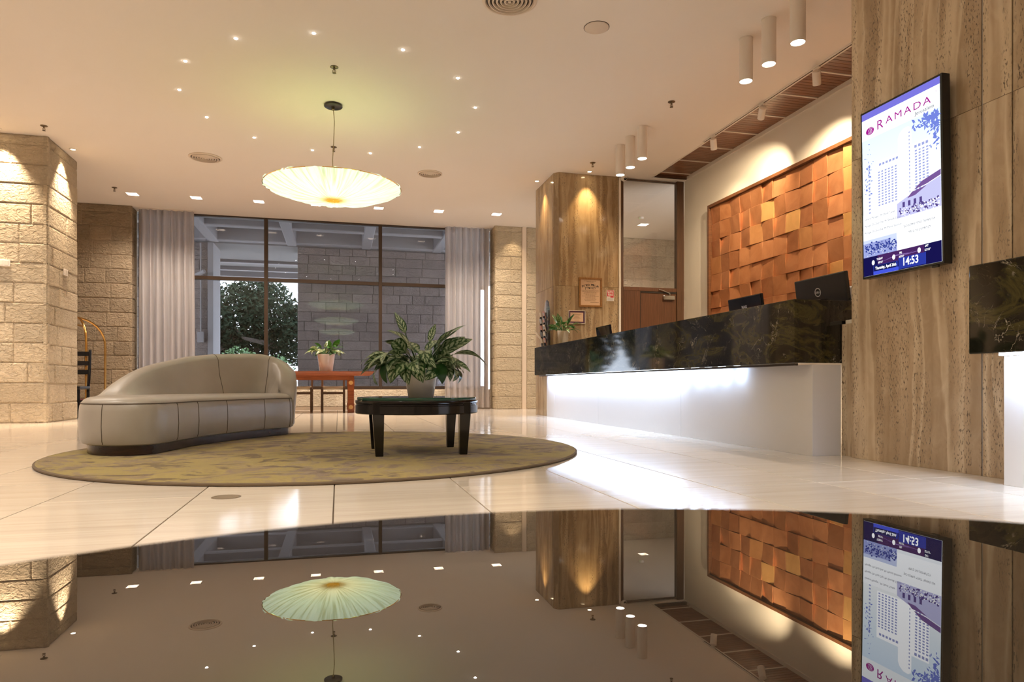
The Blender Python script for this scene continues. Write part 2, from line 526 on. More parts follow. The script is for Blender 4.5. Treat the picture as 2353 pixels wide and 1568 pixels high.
# ceiling with the openings of its fittings
DL = [(-3.436, 12.99), (-2.419, 12.97), (-1.383, 12.97), (-.40, 12.935), (.721, 12.90), (1.834, 12.85), (2.945, 12.81)]
DLC = (6.05, 12.9)
SQ = .085
holes = [(x - SQ, x + SQ, y - SQ, y + SQ) for (x, y) in DL + [DLC]] + [(4.83, 5.40, 2.0, 9.90)]
xs = sorted({-9.2, 9.2} | {v for h in holes for v in h[:2]}); ys = sorted({-8.2, WY + .08} | {v for h in holes for v in h[2:]})
b = MB()
for i in range(len(xs) - 1):
    for j in range(len(ys) - 1):
        cx, cy = (xs[i] + xs[i+1]) / 2, (ys[j] + ys[j+1]) / 2
        if any(h[0] < cx < h[1] and h[2] < cy < h[3] for h in holes): continue
        b.quad((xs[i], ys[j], ZC), (xs[i], ys[j+1], ZC), (xs[i+1], ys[j+1], ZC), (xs[i+1], ys[j], ZC))
ceil = b.mesh('ceiling')
bm = bmesh.new(); bm.from_mesh(ceil); bmesh.ops.remove_doubles(bm, verts=list(bm.verts), dist=1e-5); bm.to_mesh(ceil); bm.free()
ceiling = obj('ceiling', ceil, M['ceiling']); tag(ceiling, kind='structure')

# walls
def wallbox(name, mat, *a, **k):
    o = bx(name, mat, None, *a, **k); tag(o, kind='structure'); return o
wallbox('wall_left', M['paint'], -9.2, -9.0, -8.2, 14.0, 0, ZC)
wallbox('wall_front', M['paint'], -9.2, 9.2, -8.2, -8.0, 0, ZC)
wallbox('wall_right', M['paint'], XR, XR + .14, -8.2, 10.02, 0, ZC)
wallbox('wall_corridor', M['paint'], 8.0, 8.15, 10.0, 14.2, 0, ZC)

stone_rng = random.Random(11)
def stones(parent, mat, p0, p1, n, z0, z1, course, proud=.025, lens=(.34, .5, .68, .8), margin=(0, 0), gap=.0025):
    """single squared blocks on the vertical face p0-p1 whose outward normal is n"""
    p0 = Vector((p0[0], p0[1], 0)); p1 = Vector((p1[0], p1[1], 0)); n = Vector((n[0], n[1], 0))
    u = (p1 - p0).normalized(); L = (p1 - p0).length
    z = z0; row = 0
    while z < z1 - .03:
        h = min(course * (1 + stone_rng.uniform(-.03, .03)), z1 - z)
        if z1 - (z + h) < .06: h = z1 - z
        s = 0.0; first = True
        while s < L - 1e-4:
            l = stone_rng.choice(lens)
            if first and L > .9: l *= stone_rng.choice((.5, .8, 1.0)); first = False
            if L - (s + l) < .16: l = L - s
            a0, a1 = s + gap, s + l - gap
            pr = proud * stone_rng.uniform(.5, .8); ch = .016
            cp = p0 + u * (s + l / 2) + Vector((0, 0, z + h / 2))
            hl, hh = (a1 - a0) / 2, h / 2 - gap
            V = []
            for (d, k) in ((-.03, 0), (pr * .35, 0), (pr, ch)):
                for (a, c) in ((-1, -1), (1, -1), (1, 1), (-1, 1)):
                    V.append(u * a * (hl - k) + Vector((0, 0, c * (hh - k))) + n * d)
            F = []
            for q in (0, 4):
                for i in range(4):
                    j = (i + 1) % 4
                    F.append((q + i, q + j, q + 4 + j, q + 4 + i))
            F.append((8, 9, 10, 11))
            if u.cross(Vector((0, 0, 1))).dot(n) < 0: F = [tuple(reversed(f)) for f in F]
            me = bpy.data.meshes.new('stone'); me.from_pydata([tuple(v) for v in V], [], F); me.update()
            me.materials.append(mat)
            o = bpy.data.objects.new('stone', me); COL.objects.link(o); o.parent = parent; o.location = cp
            s += l
        z += h; row += 1

# rough stone pier on the left of the lobby
pl = wallbox('wall_pillar_left', M['joint'], -5.9, -3.745, 10.275, 11.335, 0, ZC)
stones(pl, M['stone'], (-5.3, 10.275), (-3.72, 10.275), (0, -1), 0, ZC, .262)
stones(pl, M['stone'], (-3.745, 10.252), (-3.745, 11.335), (1, 0), 0, ZC, .262)
# stone wall behind the luggage cart
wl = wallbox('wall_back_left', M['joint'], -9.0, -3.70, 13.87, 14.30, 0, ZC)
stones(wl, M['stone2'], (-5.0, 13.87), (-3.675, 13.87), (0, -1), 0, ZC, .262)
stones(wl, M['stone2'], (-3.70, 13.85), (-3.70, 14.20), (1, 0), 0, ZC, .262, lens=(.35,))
# stone wall right of the window
wr = wallbox('wall_back_right', M['joint'], 3.145, 4.3, 13.74, 14.30, 0, ZC)
stones(wr, M['stone3'], (3.12, 13.74), (3.70, 13.74), (0, -1), 0, ZC, .262)
stones(wr, M['stone3'], (3.80, 13.74), (4.25, 13.74), (0, -1), 0, ZC, .262)
stones(wr, M['stone3'], (3.145, 13.72), (3.145, 14.20), (-1, 0), 0, ZC, .262, lens=(.48,))
bx('smooth_strip', plain('dressed_stone', (.66, .50, .34), .7), wr, 3.705, 3.795, 13.722, 13.745, 0, ZC)
wc = wallbox('wall_back_corridor', M['joint'], 4.3, 8.1, 14.15, 14.30, 0, ZC)
stones(wc, M['stone'], (4.3, 14.15), (7.6, 14.15), (0, -1), 1.3, ZC, .262, lens=(.5, .7, .9))
wallbox('wall_above_window', M['fascia2'], -9.0, 9.0, WY + .08, WY + .3, ZC + .01, 5.2)

# window wall: low stone parapet, bronze frame, panes
wb = wallbox('wall_window_parapet', M['joint'], -3.70, 3.145, 14.10, 14.33, 0, .41)
stones(wb, M['stone'], (-3.70, 14.10), (3.145, 14.10), (0, -1), .06, .40, .34, lens=(.8, 1.0, 1.2), proud=.012)
bx('baseboard_back', plain('skirting_stone', (.34, .25, .17), .6), None, -3.70, 3.10, 14.055, 14.088, 0, .065)['kind'] = 'structure'
win = empty('window_1', (0, WY, 0)); tag(win, kind='structure')
def wbar(nm, x0, x1, z0, z1, y0=-.04, y1=.05):
    return bx(nm, M['bronze_alu'], win, x0, x1, y0, y1, z0, z1, bevel=.004, seg=1)
MX = (-3.62, -1.385, .83, 3.05)
for x in MX: wbar('mullion', x - .035, x + .035, .41, ZC)
for i in range(3):
    wbar('transom', MX[i] + .035, MX[i+1] - .035, 2.535, 2.605)
    wbar('window_sill', MX[i] + .035, MX[i+1] - .035, .41, .475)
    wbar('head_rail', MX[i] + .035, MX[i+1] - .035, ZC - .03, ZC - .001)
    for (z0, z1) in ((.475, 2.535), (2.605, ZC - .03)):
        bx('pane', M['glass'], win, MX[i] + .035, MX[i+1] - .035, .0, .008, z0, z1)

# wood-slatted ceiling recess above the desks
rec = empty('trim_1', (0, 0, ZC)); tag(rec, 'dark wood slatted ceiling recess above the reception desks', kind='structure')
bx('recess_back', M['grout'], rec, 4.80, 5.42, 1.95, 9.93, .085, .12)
bx('recess_side', M['white_trim'], rec, 4.80, 4.83, 1.95, 9.93, -.003, .085)
bx('recess_side', M['white_trim'], rec, 5.40, 5.42, 1.95, 9.93, -.003, .085)
bx('recess_end', M['wood_frame'], rec, 4.83, 5.40, 9.90, 9.93, 0.0, .085)
ysep = [9.78 - .592 * k for k in range(14)]
for k in range(14):
    y1 = ysep[k]; y0 = ysep[k] - .592
    if k == 0: pass
    bx('divider', M['white_trim'], rec, 4.832, 5.398, y1 - .012, y1 + .012, .040, .062)
    npl = 9; hw = (y1 - y0 - .03) / npl
    for q in range(npl):
        a = y0 + .015 + q * hw
        bx('slat', M['wood_x'], rec, 4.832, 5.398, a + .003, a + hw - .003, .045, .07)
bx('slat', M['wood_x'], rec, 4.832, 5.398, 9.797, 9.895, .045, .07)

# near travertine pier: separate slabs
pier = wallbox('wall_pier_right', M['grout'], XP + .03, XR - .05, 1.0, 3.96, 0, ZC)
zj = 2.037
for (y0, y1) in ((3.0, 3.975), (2.825, 2.992), (1.0, 2.818)):
    for (z0, z1) in ((0, zj - .001), (zj + .001, ZC)):
        bx('slab', M['trav'], pier, XP, XP + .03, y0, y1, z0, z1, bevel=.0015, seg=1)
for (z0, z1) in ((0, zj - .001), (zj + .001, ZC)):
    bx('slab', M['trav'], pier, XP + .002, XR - .06, 3.962, 3.98, z0, z1, bevel=.001, seg=1)
bx('joint_strip', plain('joint_silicone', (.22, .21, .21), .5), pier, XP + .005, XP + .03, 2.992, 3.0, 0, ZC)

# far travertine column
colm = wallbox('wall_column_far', M['grout'], 3.26, 4.31, 10.10, 11.10, 0, ZC)
for (z0, z1) in ((0, zj - .001), (zj + .001, ZC)):
    bx('slab', M['trav2'], colm, 3.30, 4.335, 10.045, 10.10, z0, z1, bevel=.002, seg=1)
    bx('slab', M['trav2'], colm, 3.235, 3.262, 10.125, 11.10, z0, z1, bevel=.002, seg=1)
    bb = MB(); bb.v = [(3.235, 10.122, z0), (3.297, 10.047, z0), (3.297, 10.10, z0), (3.262, 10.122, z0), (3.235, 10.122, z1), (3.297, 10.047, z1), (3.297, 10.10, z1), (3.262, 10.122, z1)]
    bb.f = [(0, 3, 2, 1), (4, 5, 6, 7), (0, 1, 5, 4), (1, 2, 6, 5), (2, 3, 7, 6), (3, 0, 4, 7)]
    bb.build('slab', M['trav2'], colm)
    bx('slab', M['trav2'], colm, 4.31, 4.335, 10.101, 11.10, z0, z1)
pipe = MB().tube([(4.30, 10.02, 0.0), (4.30, 10.02, ZC - .02)], .018, 8)
tag(pipe.build('conduit', M['fixture'], None, smooth=True), 'pale vertical conduit beside the travertine column and office partition', 'conduit')

# office partition with glazing and wooden door
part = empty('wall_partition', (0, 10.08, 0)); tag(part, kind='structure')
bx('post', M['wood_frame'], part, 5.30, 5.42, -.05, .05, 0, ZC - .002, bevel=.003, seg=1)
bx('post', M['wood_frame'], part, 4.336, 4.375, -.03, .05, 0, ZC - .002, bevel=.002, seg=1)
bx('transom', M['wood_door'], part, 4.375, 5.30, -.035, .04, 2.0, 2.06, bevel=.003, seg=1)
bx('panel', M['wood_door'], part, 4.375, 4.665, -.03, .03, 0, 2.0, bevel=.003, seg=1)
bx('pane', M['glass_clear'], part, 4.375, 5.30, .0, .008, 2.06, ZC - .03)
bx('head_rail', M['wood_frame'], part, 4.375, 5.30, -.02, .03, ZC - .03, ZC - .015)
door = empty('door_1', (4.67, 10.08, 0)); tag(door, kind='structure')
bx('leaf', M['wood_door'], door, -.003, .628, -.018, .025, .01, 1.999, bevel=.003, seg=1)
dc = bx('closer', M['chrome'], door, .38, .58, -.075, -.022, 1.87, 1.935, bevel=.01)
MB().tube([(.50, -.05, 1.945), (.50, -.05, 1.975), (.36, -.06, 2.02), (.30, -.06, 2.03)], .008, 6).build('closer_arm', M['chrome'], dc)
MB().tube([(.10, -.02, 1.02), (.10, -.07, 1.02), (.22, -.07, 1.02)], .009, 8).build('door_handle', M['chrome'], door)
bx('door_reveal', M['ink'], door, -.004, .628, -.028, -.018, 1.972, 1.999)
bx('door_reveal', M['ink'], door, -.004, .006, -.028, -.018, 0, 1.972)

# light band of paint behind the desk is wall_right; copper panel hangs on it
# ------------------------------------------------------------------ outdoors
ext = bx('ground_outside', M['ground'], None, -40, 40, WY + .34, 90, -.3, -.12); tag(ext, kind='structure')
pc = empty('ceiling_portico', (0, 0, 0)); tag(pc, kind='structure')
bx('soffit', M['fascia2'], pc, -9, 9, WY + .3, 19.7, 4.72, 4.9)
for x in (-5.4, -3.35, -1.36, .62, 2.6, 4.6):
    bx('beam', M['fascia'], pc, x, x + .26, WY + .3, 19.6, 4.3, 4.72, bevel=.02, seg=1)
for y in (15.9, 17.5, 19.3):
    bx('beam', M['fascia'], pc, -9, 9, y, y + .26, 4.32, 4.72, bevel=.02, seg=1)
bx('edge_soffit', M['fascia2'], pc, -12, 9, 19.56, 24.2, 4.28, 4.6)
for (y, z) in ((22.0, 4.20), (23.2, 4.16), (24.0, 4.08)):
    bx('beam', M['fascia'], pc, -12, 9, y, y + .2, z, 4.3)
px = wallbox('wall_pier_outside', M['jointx'], -1.07, 4.0, 19.53, 20.6, -.12, 4.28)
stones(px, M['stonex'], (-1.09, 19.53), (4.02, 19.53), (0, -1), -.12, 4.28, .262, lens=(.36, .55, .75), gap=.006)
pq = wallbox('wall_pier_outside_left', M['jointx'], -12, -3.38, 19.53, 20.6, -.12, 4.28)
stones(pq, M['stonex'], (-5.2, 19.53), (-3.36, 19.53), (0, -1), -.12, 4.28, .262, lens=(.36, .55, .75))
bx('quoin', M['fascia'], pq, -3.36, -3.22, 19.49, 20.6, -.12, 4.28)
cc = empty('security_camera', (-3.5, 19.3, 3.42)); tag(cc, 'grey bullet camera mounted high on the outdoor stone pier', 'camera')
MB().tube([(-.12, .05, -.05), (.12, -.1, .04)], .05, 10).build('body', M['fascia'], cc)
MB().tube([(0, 0, -.03), (.02, .1, -.14), (.02, .2, -.14)], .02, 6).build('bracket', M['fascia'], cc)
MB().tube([(-3.47, 19.44, 3.3), (-3.47, 19.44, 1.4)], .02, 6)
cp_ = empty('outdoor_conduit', (-3.52, 19.47, 0)); tag(cp_, 'grey conduit running down the outdoor stone pier to a junction box', 'conduit')
MB().tube([(0, 0, 1.9), (0, 0, 4.25)], .02, 6).build('pipe', M['fascia'], cp_)
bx('junction_box', M['fascia'], cp_, -.08, .08, -.06, .02, 1.62, 1.9, bevel=.01)

# tree beyond the portico
tr = empty('tree', (-3.2, 27.5, -.12)); tag(tr, 'spreading evergreen tree outside the window with twisted branches', 'tree')
rg = random.Random(5)
def branch(pts, r): return MB().tube(pts, r, 8)
branch([(0.4, 0, 0), (.3, 0, .6), (.35, .1, 1.2), (.2, .1, 1.7)], [.28, .24, .2, .17]).build('trunk', M['bark'], tr, smooth=True)
for pts in ([(.2, .1, 1.6), (-.3, 0, 2.2), (-.9, 0, 2.6), (-1.4, .1, 3.2)], [(.25, .1, 1.6), (.6, 0, 2.0), (1.1, 0, 2.2), (1.5, 0, 2.8)], [(.2, .1, 1.7), (.1, .2, 2.6), (-.1, .2, 3.6)], [(.9, 0, 2.1), (.5, -.5, 2.2), (-.2, -.6, 2.35), (-.5, -.6, 2.75)], [(-.6, 0, 2.4), (-1.0, -.3, 2.0), (-1.5, -.3, 1.6)]):
    branch(pts, [.11, .09, .07, .04][:len(pts)]).build('branch', M['bark'], tr, smooth=True)
b = MB()
def leafcloud(cx, cy, cz, rx, ry, rz, n, s0=.06, s1=.12):
    for _ in range(n):
        while True:
            x, y, z = rg.uniform(-1, 1), rg.uniform(-1, 1), rg.uniform(-1, 1)
            if x*x + y*y + z*z < 1: break
        p = Vector((cx + x * rx, cy + y * ry, cz + z * rz))
        s = rg.uniform(s0, s1)
        a = Vector((rg.uniform(-1, 1), rg.uniform(-1, 1), rg.uniform(-1, 1))).normalized()
        c2 = a.orthogonal().normalized()
        q = len(b.v)
        b.v += [tuple(p - a * s), tuple(p + c2 * s * .45), tuple(p + a * s), tuple(p - c2 * s * .45)]
        b.f.append((q, q + 1, q + 2, q + 3))
for (c3, r3, n) in (((-.6, 0, 3.1), (1.0, .9, 1.1), 2600), ((.6, .1, 3.3), (.9, .9, 1.2), 2600), ((-1.5, .2, 2.5), (.8, .8, 1.1), 1700), ((1.5, 0, 2.6), (.8, .8, .95), 1900), ((.1, .3, 4.1), (.8, .7, .7), 900), ((-1.3, .1, 3.7), (.7, .6, .7), 600), ((1.3, .2, 1.9), (.8, .6, .6), 700), ((-.6, .3, 2.0), (1.2, .7, .7), 1500), ((2.0, .1, 3.0), (.6, .5, .7), 500), ((-2.0, .1, 3.6), (.6, .5, .8), 500)):
    leafcloud(*c3, *[q * 1.22 for q in r3], int(n * 1.12))
fo = b.build('foliage', M['tree'], tr); tag(fo, kind='stuff')
tr2 = copy_tree(tr); tr2.location = (-8.6, 31.6, -.12); tr2.rotation_euler = (0, 0, 2.1); tag(tr2, 'second evergreen tree added outside to darken the sky mirrored in the dark marble', 'tree')  # added tree, hidden from direct view, fills bright sky mirrored in the marble
sh = empty('shrub', (-2.2, 25.5, -.12)); tag(sh, 'bright green shrub at the foot of the outdoor tree', 'shrub')
b = MB(); leafcloud(0, 0, .85, .75, .5, .85, 900, .04, .09); leafcloud(-1.2, 0, 1.3, .7, .5, .7, 700, .04, .09)
fo = b.build('foliage', plain('shrub_leaf', (.06, .15, .03), .5), sh); tag(fo, kind='stuff')
MB().tube([(0, 0, 0), (0, 0, .5)], .04, 6).build('stem', M['bark'], sh)
MB().tube([(0, 0, .2), (-.7, 0, .6), (-1.2, 0, .9)], .03, 6).build('stem', M['bark'], sh)

# ------------------------------------------------------------------ curtains
def curtain(x0, x1, y, folds, seed, label):
    r = random.Random(seed); b = MB(); n = folds * 8; nz = 10
    ph = [r.uniform(.75, 1.25) for _ in range(folds + 2)]
    for j in range(nz + 1):
        z = .025 + (ZC - .045) * j / nz
        for i in range(n + 1):
            u = i / n; k = u * folds; a = ph[int(k)] * .038 * (1 + .25 * (1 - j / nz))
            b.v.append((x0 + (x1 - x0) * u + .012 * math.sin(k * 4.1 + j * .25), y + a * math.sin(2 * PI * k) + .01 * math.sin(k * 2.3 + 1), z))
    for j in range(nz):
        for i in range(n):
            q = j * (n + 1) + i
            b.f.append((q, q + 1, q + n + 2, q + n + 1))
    root = empty('curtain', ((x0 + x1) / 2, y, 0))
    o = b.build('fabric', M['curtain'], root, smooth=False); o.location = (-(x0 + x1) / 2, -y, 0)
    for p in o.data.polygons: p.use_smooth = True
    bx('curtain_track', M['white_trim'], root, -(x1 - x0) / 2, (x1 - x0) / 2, -.02, .02, ZC - .02, ZC - .001)
    tag(root, label, 'curtain', 'sheer curtains at the big window')
curtain(-3.60, -2.64, 13.985, 8, 1, 'sheer white floor-length curtain beside the dark stone wall and luggage cart')
curtain(2.12, 3.07, 13.985, 8, 2, 'sheer white floor-length curtain between the window and the pale stone wall')

# ------------------------------------------------------------------ ceiling fittings
def downlight(x, y, label, on=1.0):
    t = empty('recessed_downlight', (x, y, ZC)); tag(t, label, 'downlight', 'square recessed downlights along the window')
    b = MB(); s, d = SQ, .10; q = s * .72
    lo = [(-s, -s, 0), (s, -s, 0), (s, s, 0), (-s, s, 0)]; hi = [(-q, -q, d), (q, -q, d), (q, q, d), (-q, q, d)]
    for i in range(4):
        j = (i + 1) % 4
        b.quad(lo[i], hi[i], hi[j], lo[j])
    b.quad(*[hi[k] for k in (3, 2, 1, 0)])
    b.build('reflector', M['fixture'], t)
    f = MB(); o2 = s + .016
    for (x0, x1, y0, y1) in ((-o2, o2, -o2, -s), (-o2, o2, s, o2), (-o2, -s, -s, s), (s, o2, -s, s)):
        f.box(x0, x1, y0, y1, -.006, 0.0)
    f.build('frame', M['fixture'], t)
    MB().lathe([(.0, d - .012), (.042, d - .012), (.042, d - .001)], 16).build('lens', M['lamp_white'], t)
    add_light('SPOT', (x, y, ZC + .06), 125 * on, WARM2, (x, y, 0), spot_size=2.2, spot_blend=1.0, shadow_soft_size=.03)
dlab = ['beside the dark stone wall', 'before the left sheer curtain', 'above the first window mullion', 'hidden behind the glowing pendant shade', 'just right of the glowing pendant shade', 'before the right sheer curtain', 'before the pale stone wall']
for (x, y), s in zip(DL, dlab):
    downlight(x, y, 'square recessed ceiling downlight ' + s)
downlight(*DLC, 'square recessed ceiling downlight in the corridor behind the office glazing')

def vent(x, y, R, label):
    t = empty('ceiling_vent', (x, y, ZC)); tag(t, label, 'vent', 'round ceiling air diffusers')
    MB().lathe([(0, -.002), (R * .93, -.002)], 40).build('backing', M['vent_dark'], t)
    MB().lathe([(R, -.001), (R, -.008), (R * .93, -.016), (R * .89, -.016), (R * .86, -.004)], 40).build('rim', M['vent'], t, smooth=True)
    for k in range(5):
        r = R * (.80 - .145 * k)
        MB().lathe([(r, -.003), (r - R * .02, -.020), (r - R * .075, -.024), (r - R * .085, -.006)], 36).build('ring', M['vent'], t, smooth=True)
    MB().lathe([(0, -.022), (R * .06, -.02), (R * .07, -.004)], 16).build('core', M['vent'], t, smooth=True)
vent(-1.866, 10.657, .225, 'round ringed ceiling diffuser left of the pendant lamp')
vent(1.378, 10.609, .19, 'round ringed ceiling diffuser between pendant lamp and travertine column')
vent(1.416, 5.66, .235, 'large round ringed ceiling diffuser near the flat speaker disc')
t = empty('ceiling_speaker', (2.30, 5.895, ZC)); tag(t, 'flat round white cover disc on the ceiling', 'speaker')
MB().lathe([(.112, -.001), (.112, -.006), (.104, -.010), (.0, -.011)], 36).build('cover', M['vent'], t, smooth=True)
MB().lathe([(.118, -.0005), (.118, -.002), (.112, -.002)], 36).build('rim', M['vent_dark'], t)

def sprinkler(x, y, label):
    t = empty('sprinkler', (x, y, ZC)); tag(t, label, 'sprinkler', 'ceiling fire sprinklers')
    MB().lathe([(.042, -.001), (.042, -.005), (.02, -.014), (.012, -.014)], 18).build('escutcheon', M['sprinkler'], t, smooth=True)
    b = MB().lathe([(.010, -.01), (.009, -.03), (.004, -.034), (.004, -.06)], 10)
    b.tube([(.009, 0, -.028), (.016, 0, -.045), (.004, 0, -.060)], .003, 5); b.tube([(-.009, 0, -.028), (-.016, 0, -.045), (-.004, 0, -.060)], .003, 5)
    b.build('body', M['sprinkler'], t, smooth=True)
    MB().lathe([(0, -.060), (.020, -.061), (.020, -.064), (0, -.065)], 14).build('deflector', M['sprinkler'], t)
for (x, y, s) in ((-3.622, 9.856, 'above the pale rough stone pier'), (-3.617, 12.65, 'before the dark stone wall by the left curtain'), (-.044, 7.297, 'inside the ring of star lights before the pendant canopy'), (-.064, 9.753, 'behind the pendant cord near the ring of star lights'), (3.644, 9.497, 'before the far travertine column'), (3.747, 7.229, 'above the middle of the long reception desk')):
    sprinkler(x, y, 'bronze fire sprinkler on the ceiling ' + s)

star_proto = None
for (x, y) in ((-.944, 6.922), (-.225, 6.64), (.612, 6.752), (1.238, 7.229), (1.569, 7.949), (1.509, 8.783), (1.084, 9.461), (.437, 9.881), (-.354, 9.953), (-1.087, 9.636), (-1.568, 9.044), (-1.719, 8.28), (-1.507, 7.532)):
    if star_proto is None:
        star_proto = empty('star_light', (x, y, ZC)); tag(star_proto, 'tiny white point light in the ceiling ring around the pendant', 'star light', 'ring of star lights around the pendant')
        MB().lathe([(.0, -.010), (.012, -.008), (.016, -.002)], 14).build('lens', M['star'], star_proto, smooth=True)
        MB().lathe([(.016, -.001), (.021, -.003), (.024, -.0005)], 14).build('bezel', M['fixture'], star_proto)
    else:
        c_ = copy_tree(star_proto); c_.location = (x, y, ZC)

def wallspot(x, y, tgt, e, label, col=WARM, size=1.25):
    t = empty('spot_downlight', (x, y, ZC)); tag(t, label, 'spotlight', 'small round spots beside the stone piers')
    MB().lathe([(.030, -.001), (.030, -.006), (.048, -.006), (.050, -.001)], 20).build('bezel', M['fixture'], t)
    MB().lathe([(0, -.004), (.030, -.004)], 20).build('lens', M['lamp_warm'], t)
    add_light('SPOT', (x, y, ZC - .03), e, col, tgt, spot_size=size, spot_blend=1.0, shadow_soft_size=.02)
wallspot(-4.24, 10.10, (-4.24, 10.28, 1.2), 200, 'small warm ceiling spot grazing the front of the stone pier')
wallspot(-3.59, 10.74, (-3.75, 10.75, 1.2), 170, 'small warm ceiling spot grazing the side of the stone pier')
wallspot(3.10, 10.57, (3.25, 10.57, 1.2), 45, 'small warm ceiling spot beside the narrow side of the travertine column', (1, .68, .32))
wallspot(3.747, 9.90, (3.747, 10.06, 1.2), 50, 'small warm ceiling spot before the broad face of the travertine column', (1, .68, .32))
# further spots added without fittings to graze the stone pier and right wall
add_light('SPOT', (-4.9, 10.1, 3.74), 240, WARM, (-4.9, 10.28, 1.2), spot_size=1.0, spot_blend=.8, shadow_soft_size=.02)
add_light('SPOT', (3.5, 13.5, 3.74), 14, WARM, (3.5, 13.78, .8), spot_size=1.3, spot_blend=.8, shadow_soft_size=.03)

def cyl(x, y, label, e=45):
    t = empty('cylinder_downlight', (x, y, ZC)); tag(t, label, 'ceiling light', 'white cylinder lights above the reception desk')
    R = .063; L = .405
    MB().lathe([(R, -.002), (R, -L), (R - .006, -L), (R - .008, -L + .02)], 28).build('housing', M['fixture'], t, smooth=True)
    MB().lathe([(R + .003, -.0005), (R + .003, -.008), (R, -.008)], 28).build('collar', M['fixture'], t)
    MB().lathe([(0, -L + .012), (R - .007, -L + .012)], 24).build('lens', M['lamp_white'], t)
    add_light('SPOT', (x, y, ZC - L - .005), e, WARM2, (x, y, 0), spot_size=1.7, spot_blend=.7, shadow_soft_size=.05)
for (y, s) in ((4.985, 'nearest the screen pier, first of the near trio'), (5.386, 'middle one of the trio nearest the screen pier'), (5.742, 'of the near trio, farthest from the screen pier'), (8.027, 'of the far trio, farthest from the travertine column'), (8.393, 'middle one of the trio near the travertine column'), (8.731, 'of the far trio, closest to the travertine column')):
    cyl(3.752, y, 'white cylinder ceiling light ' + s)

t = empty('track_rail', (4.785, 5.6, ZC)); tag(t, 'black-slotted track rail along the edge of the wood ceiling recess', 'track')
bx('rail', M['fixture'], t, -.018, .018, -3.0, 2.71, -.012, -.001)
bx('slot', M['vent_dark'], t, -.008, .008, -3.0, 2.70, -.0135, -.011)
def trackspot(y, tgt, on, label):
    t = empty('track_spot', (4.785, y, ZC - .012)); tag(t, label, 'track spotlight', 'track spots lighting the copper wall')
    MB().tube([(0, 0, 0), (0, 0, -.055)], .010, 8).build('stem', M['fixture'], t)
    bx('adapter', M['fixture'], t, -.014, .014, -.045, .045, -.018, 0.0, bevel=.003, seg=1)
    d = (Vector(tgt) - Vector((4.785, y, ZC - .1))).normalized()
    Mx = Matrix.Translation((0, 0, -.10)) @ d.to_track_quat('Z', 'Y').to_matrix().to_4x4()
    MB().lathe([(.0, -.065), (.040, -.065), (.042, -.06), (.042, .075), (.037, .075), (.035, .055)], 24, M=Mx).build('head', M['fixture'], t, smooth=True)
    MB().lathe([(0, .056), (.035, .056)], 20, M=Mx).build('lens', M['lamp_white'] if on else M['fixture'], t)
    if on:
        p = Vector((4.785, y, ZC - .112)) + d * .085
        add_light('SPOT', p, on, (1, .80, .52), tgt, spot_size=1.5, spot_blend=1.0, shadow_soft_size=.02)
trackspot(8.06, (5.42, 8.9, 2.2), 35, 'white track spotlight closest to the far end of the track')
trackspot(7.0, (5.42, 8.5, 2.5), 150, 'white track spotlight at the middle of the track')
trackspot(6.06, (5.42, 6.75, 2.55), 150, 'white track spotlight on the track closest to the screen pier')
trackspot(4.9, (5.42, 5.2, 2.55), 150, 'white track spotlight on the track hidden behind the screen pier')

t = empty('dome_camera', (4.36, 10.0, ZC)); tag(t, 'small white dome camera on the ceiling by the office partition', 'camera')
MB().lathe([(.05, 0), (.05, -.035), (.042, -.06), (.0, -.085)], 20).build('housing', M['fixture'], t, smooth=True)
MB().lathe([(.0, -.0), (.022, -.002), (.022, .01)], 14, M=Matrix.Translation((0, -.047, -.052)) @ Matrix.Rotation(PI / 2, 4, 'X')).build('lens', M['black_gloss'], t)
t = empty('smoke_detector', (5.75, 12.35, ZC)); tag(t, 'small white smoke detector on the corridor ceiling', 'detector')
MB().lathe([(.055, 0), (.055, -.02), (.04, -.04), (.0, -.042)], 20).build('body', M['fixture'], t, smooth=True)
MB().lathe([(.0, -.012), (.006, -.01)], 8, c=(-.04, -.02, -.02)).build('led', emit('green_led', (.1, 1, .3), 4), t)

# ------------------------------------------------------------------ pendant lamps
t = NT('pendant_fabric')
tc = t.n('ShaderNodeTexCoord').outputs['Object']
sp = t.n('ShaderNodeSeparateXYZ'); t.l(tc, sp.inputs[0])
ang = t.math('ARCTAN2', sp.outputs[1], sp.outputs[0])
rad = t.math('SQRT', t.math('ADD', t.math('MULTIPLY', sp.outputs[0], sp.outputs[0]), t.math('MULTIPLY', sp.outputs[1], sp.outputs[1])))
cb = t.n('ShaderNodeCombineXYZ'); t.l(t.math('MULTIPLY', ang, 14.0), cb.inputs[0]); t.l(t.math('MULTIPLY', rad, 1.2), cb.inputs[1])
nz = t.noise(cb.outputs[0], 1.6, 3, .6, .4)
cr = t.ramp(rad, [(0.0, (.55, .24, .01)), (.09, (.80, .48, .05)), (.16, (1.0, .93, .45)), (.5, (.82, 1.0, .62)), (.8, (.74, .95, .70))])
cr = t.mix(t.ramp(nz, [(.36, .9), (.54, 0.0)]), cr, t.mix(1.0, cr, (.55, .55, .36), 'MULTIPLY'))
st = t.math('MULTIPLY', t.ramp(rad, [(.02, .7), (.12, 1.5), (.22, 2.4), (.5, 1.9), (.8, 1.45)]), .38)
t.set(base=(.5, .52, .4), rough=.8, spec=.1)
t.l(cr, t.b.inputs['Emission Color']); t.l(st, t.b.inputs['Emission Strength'])
M['pendant'] = t.m
M['pendant_top'] = plain('pendant_lining', (.5, .52, .4), .8, em=(.84, 1.0, .42), ems=.60)

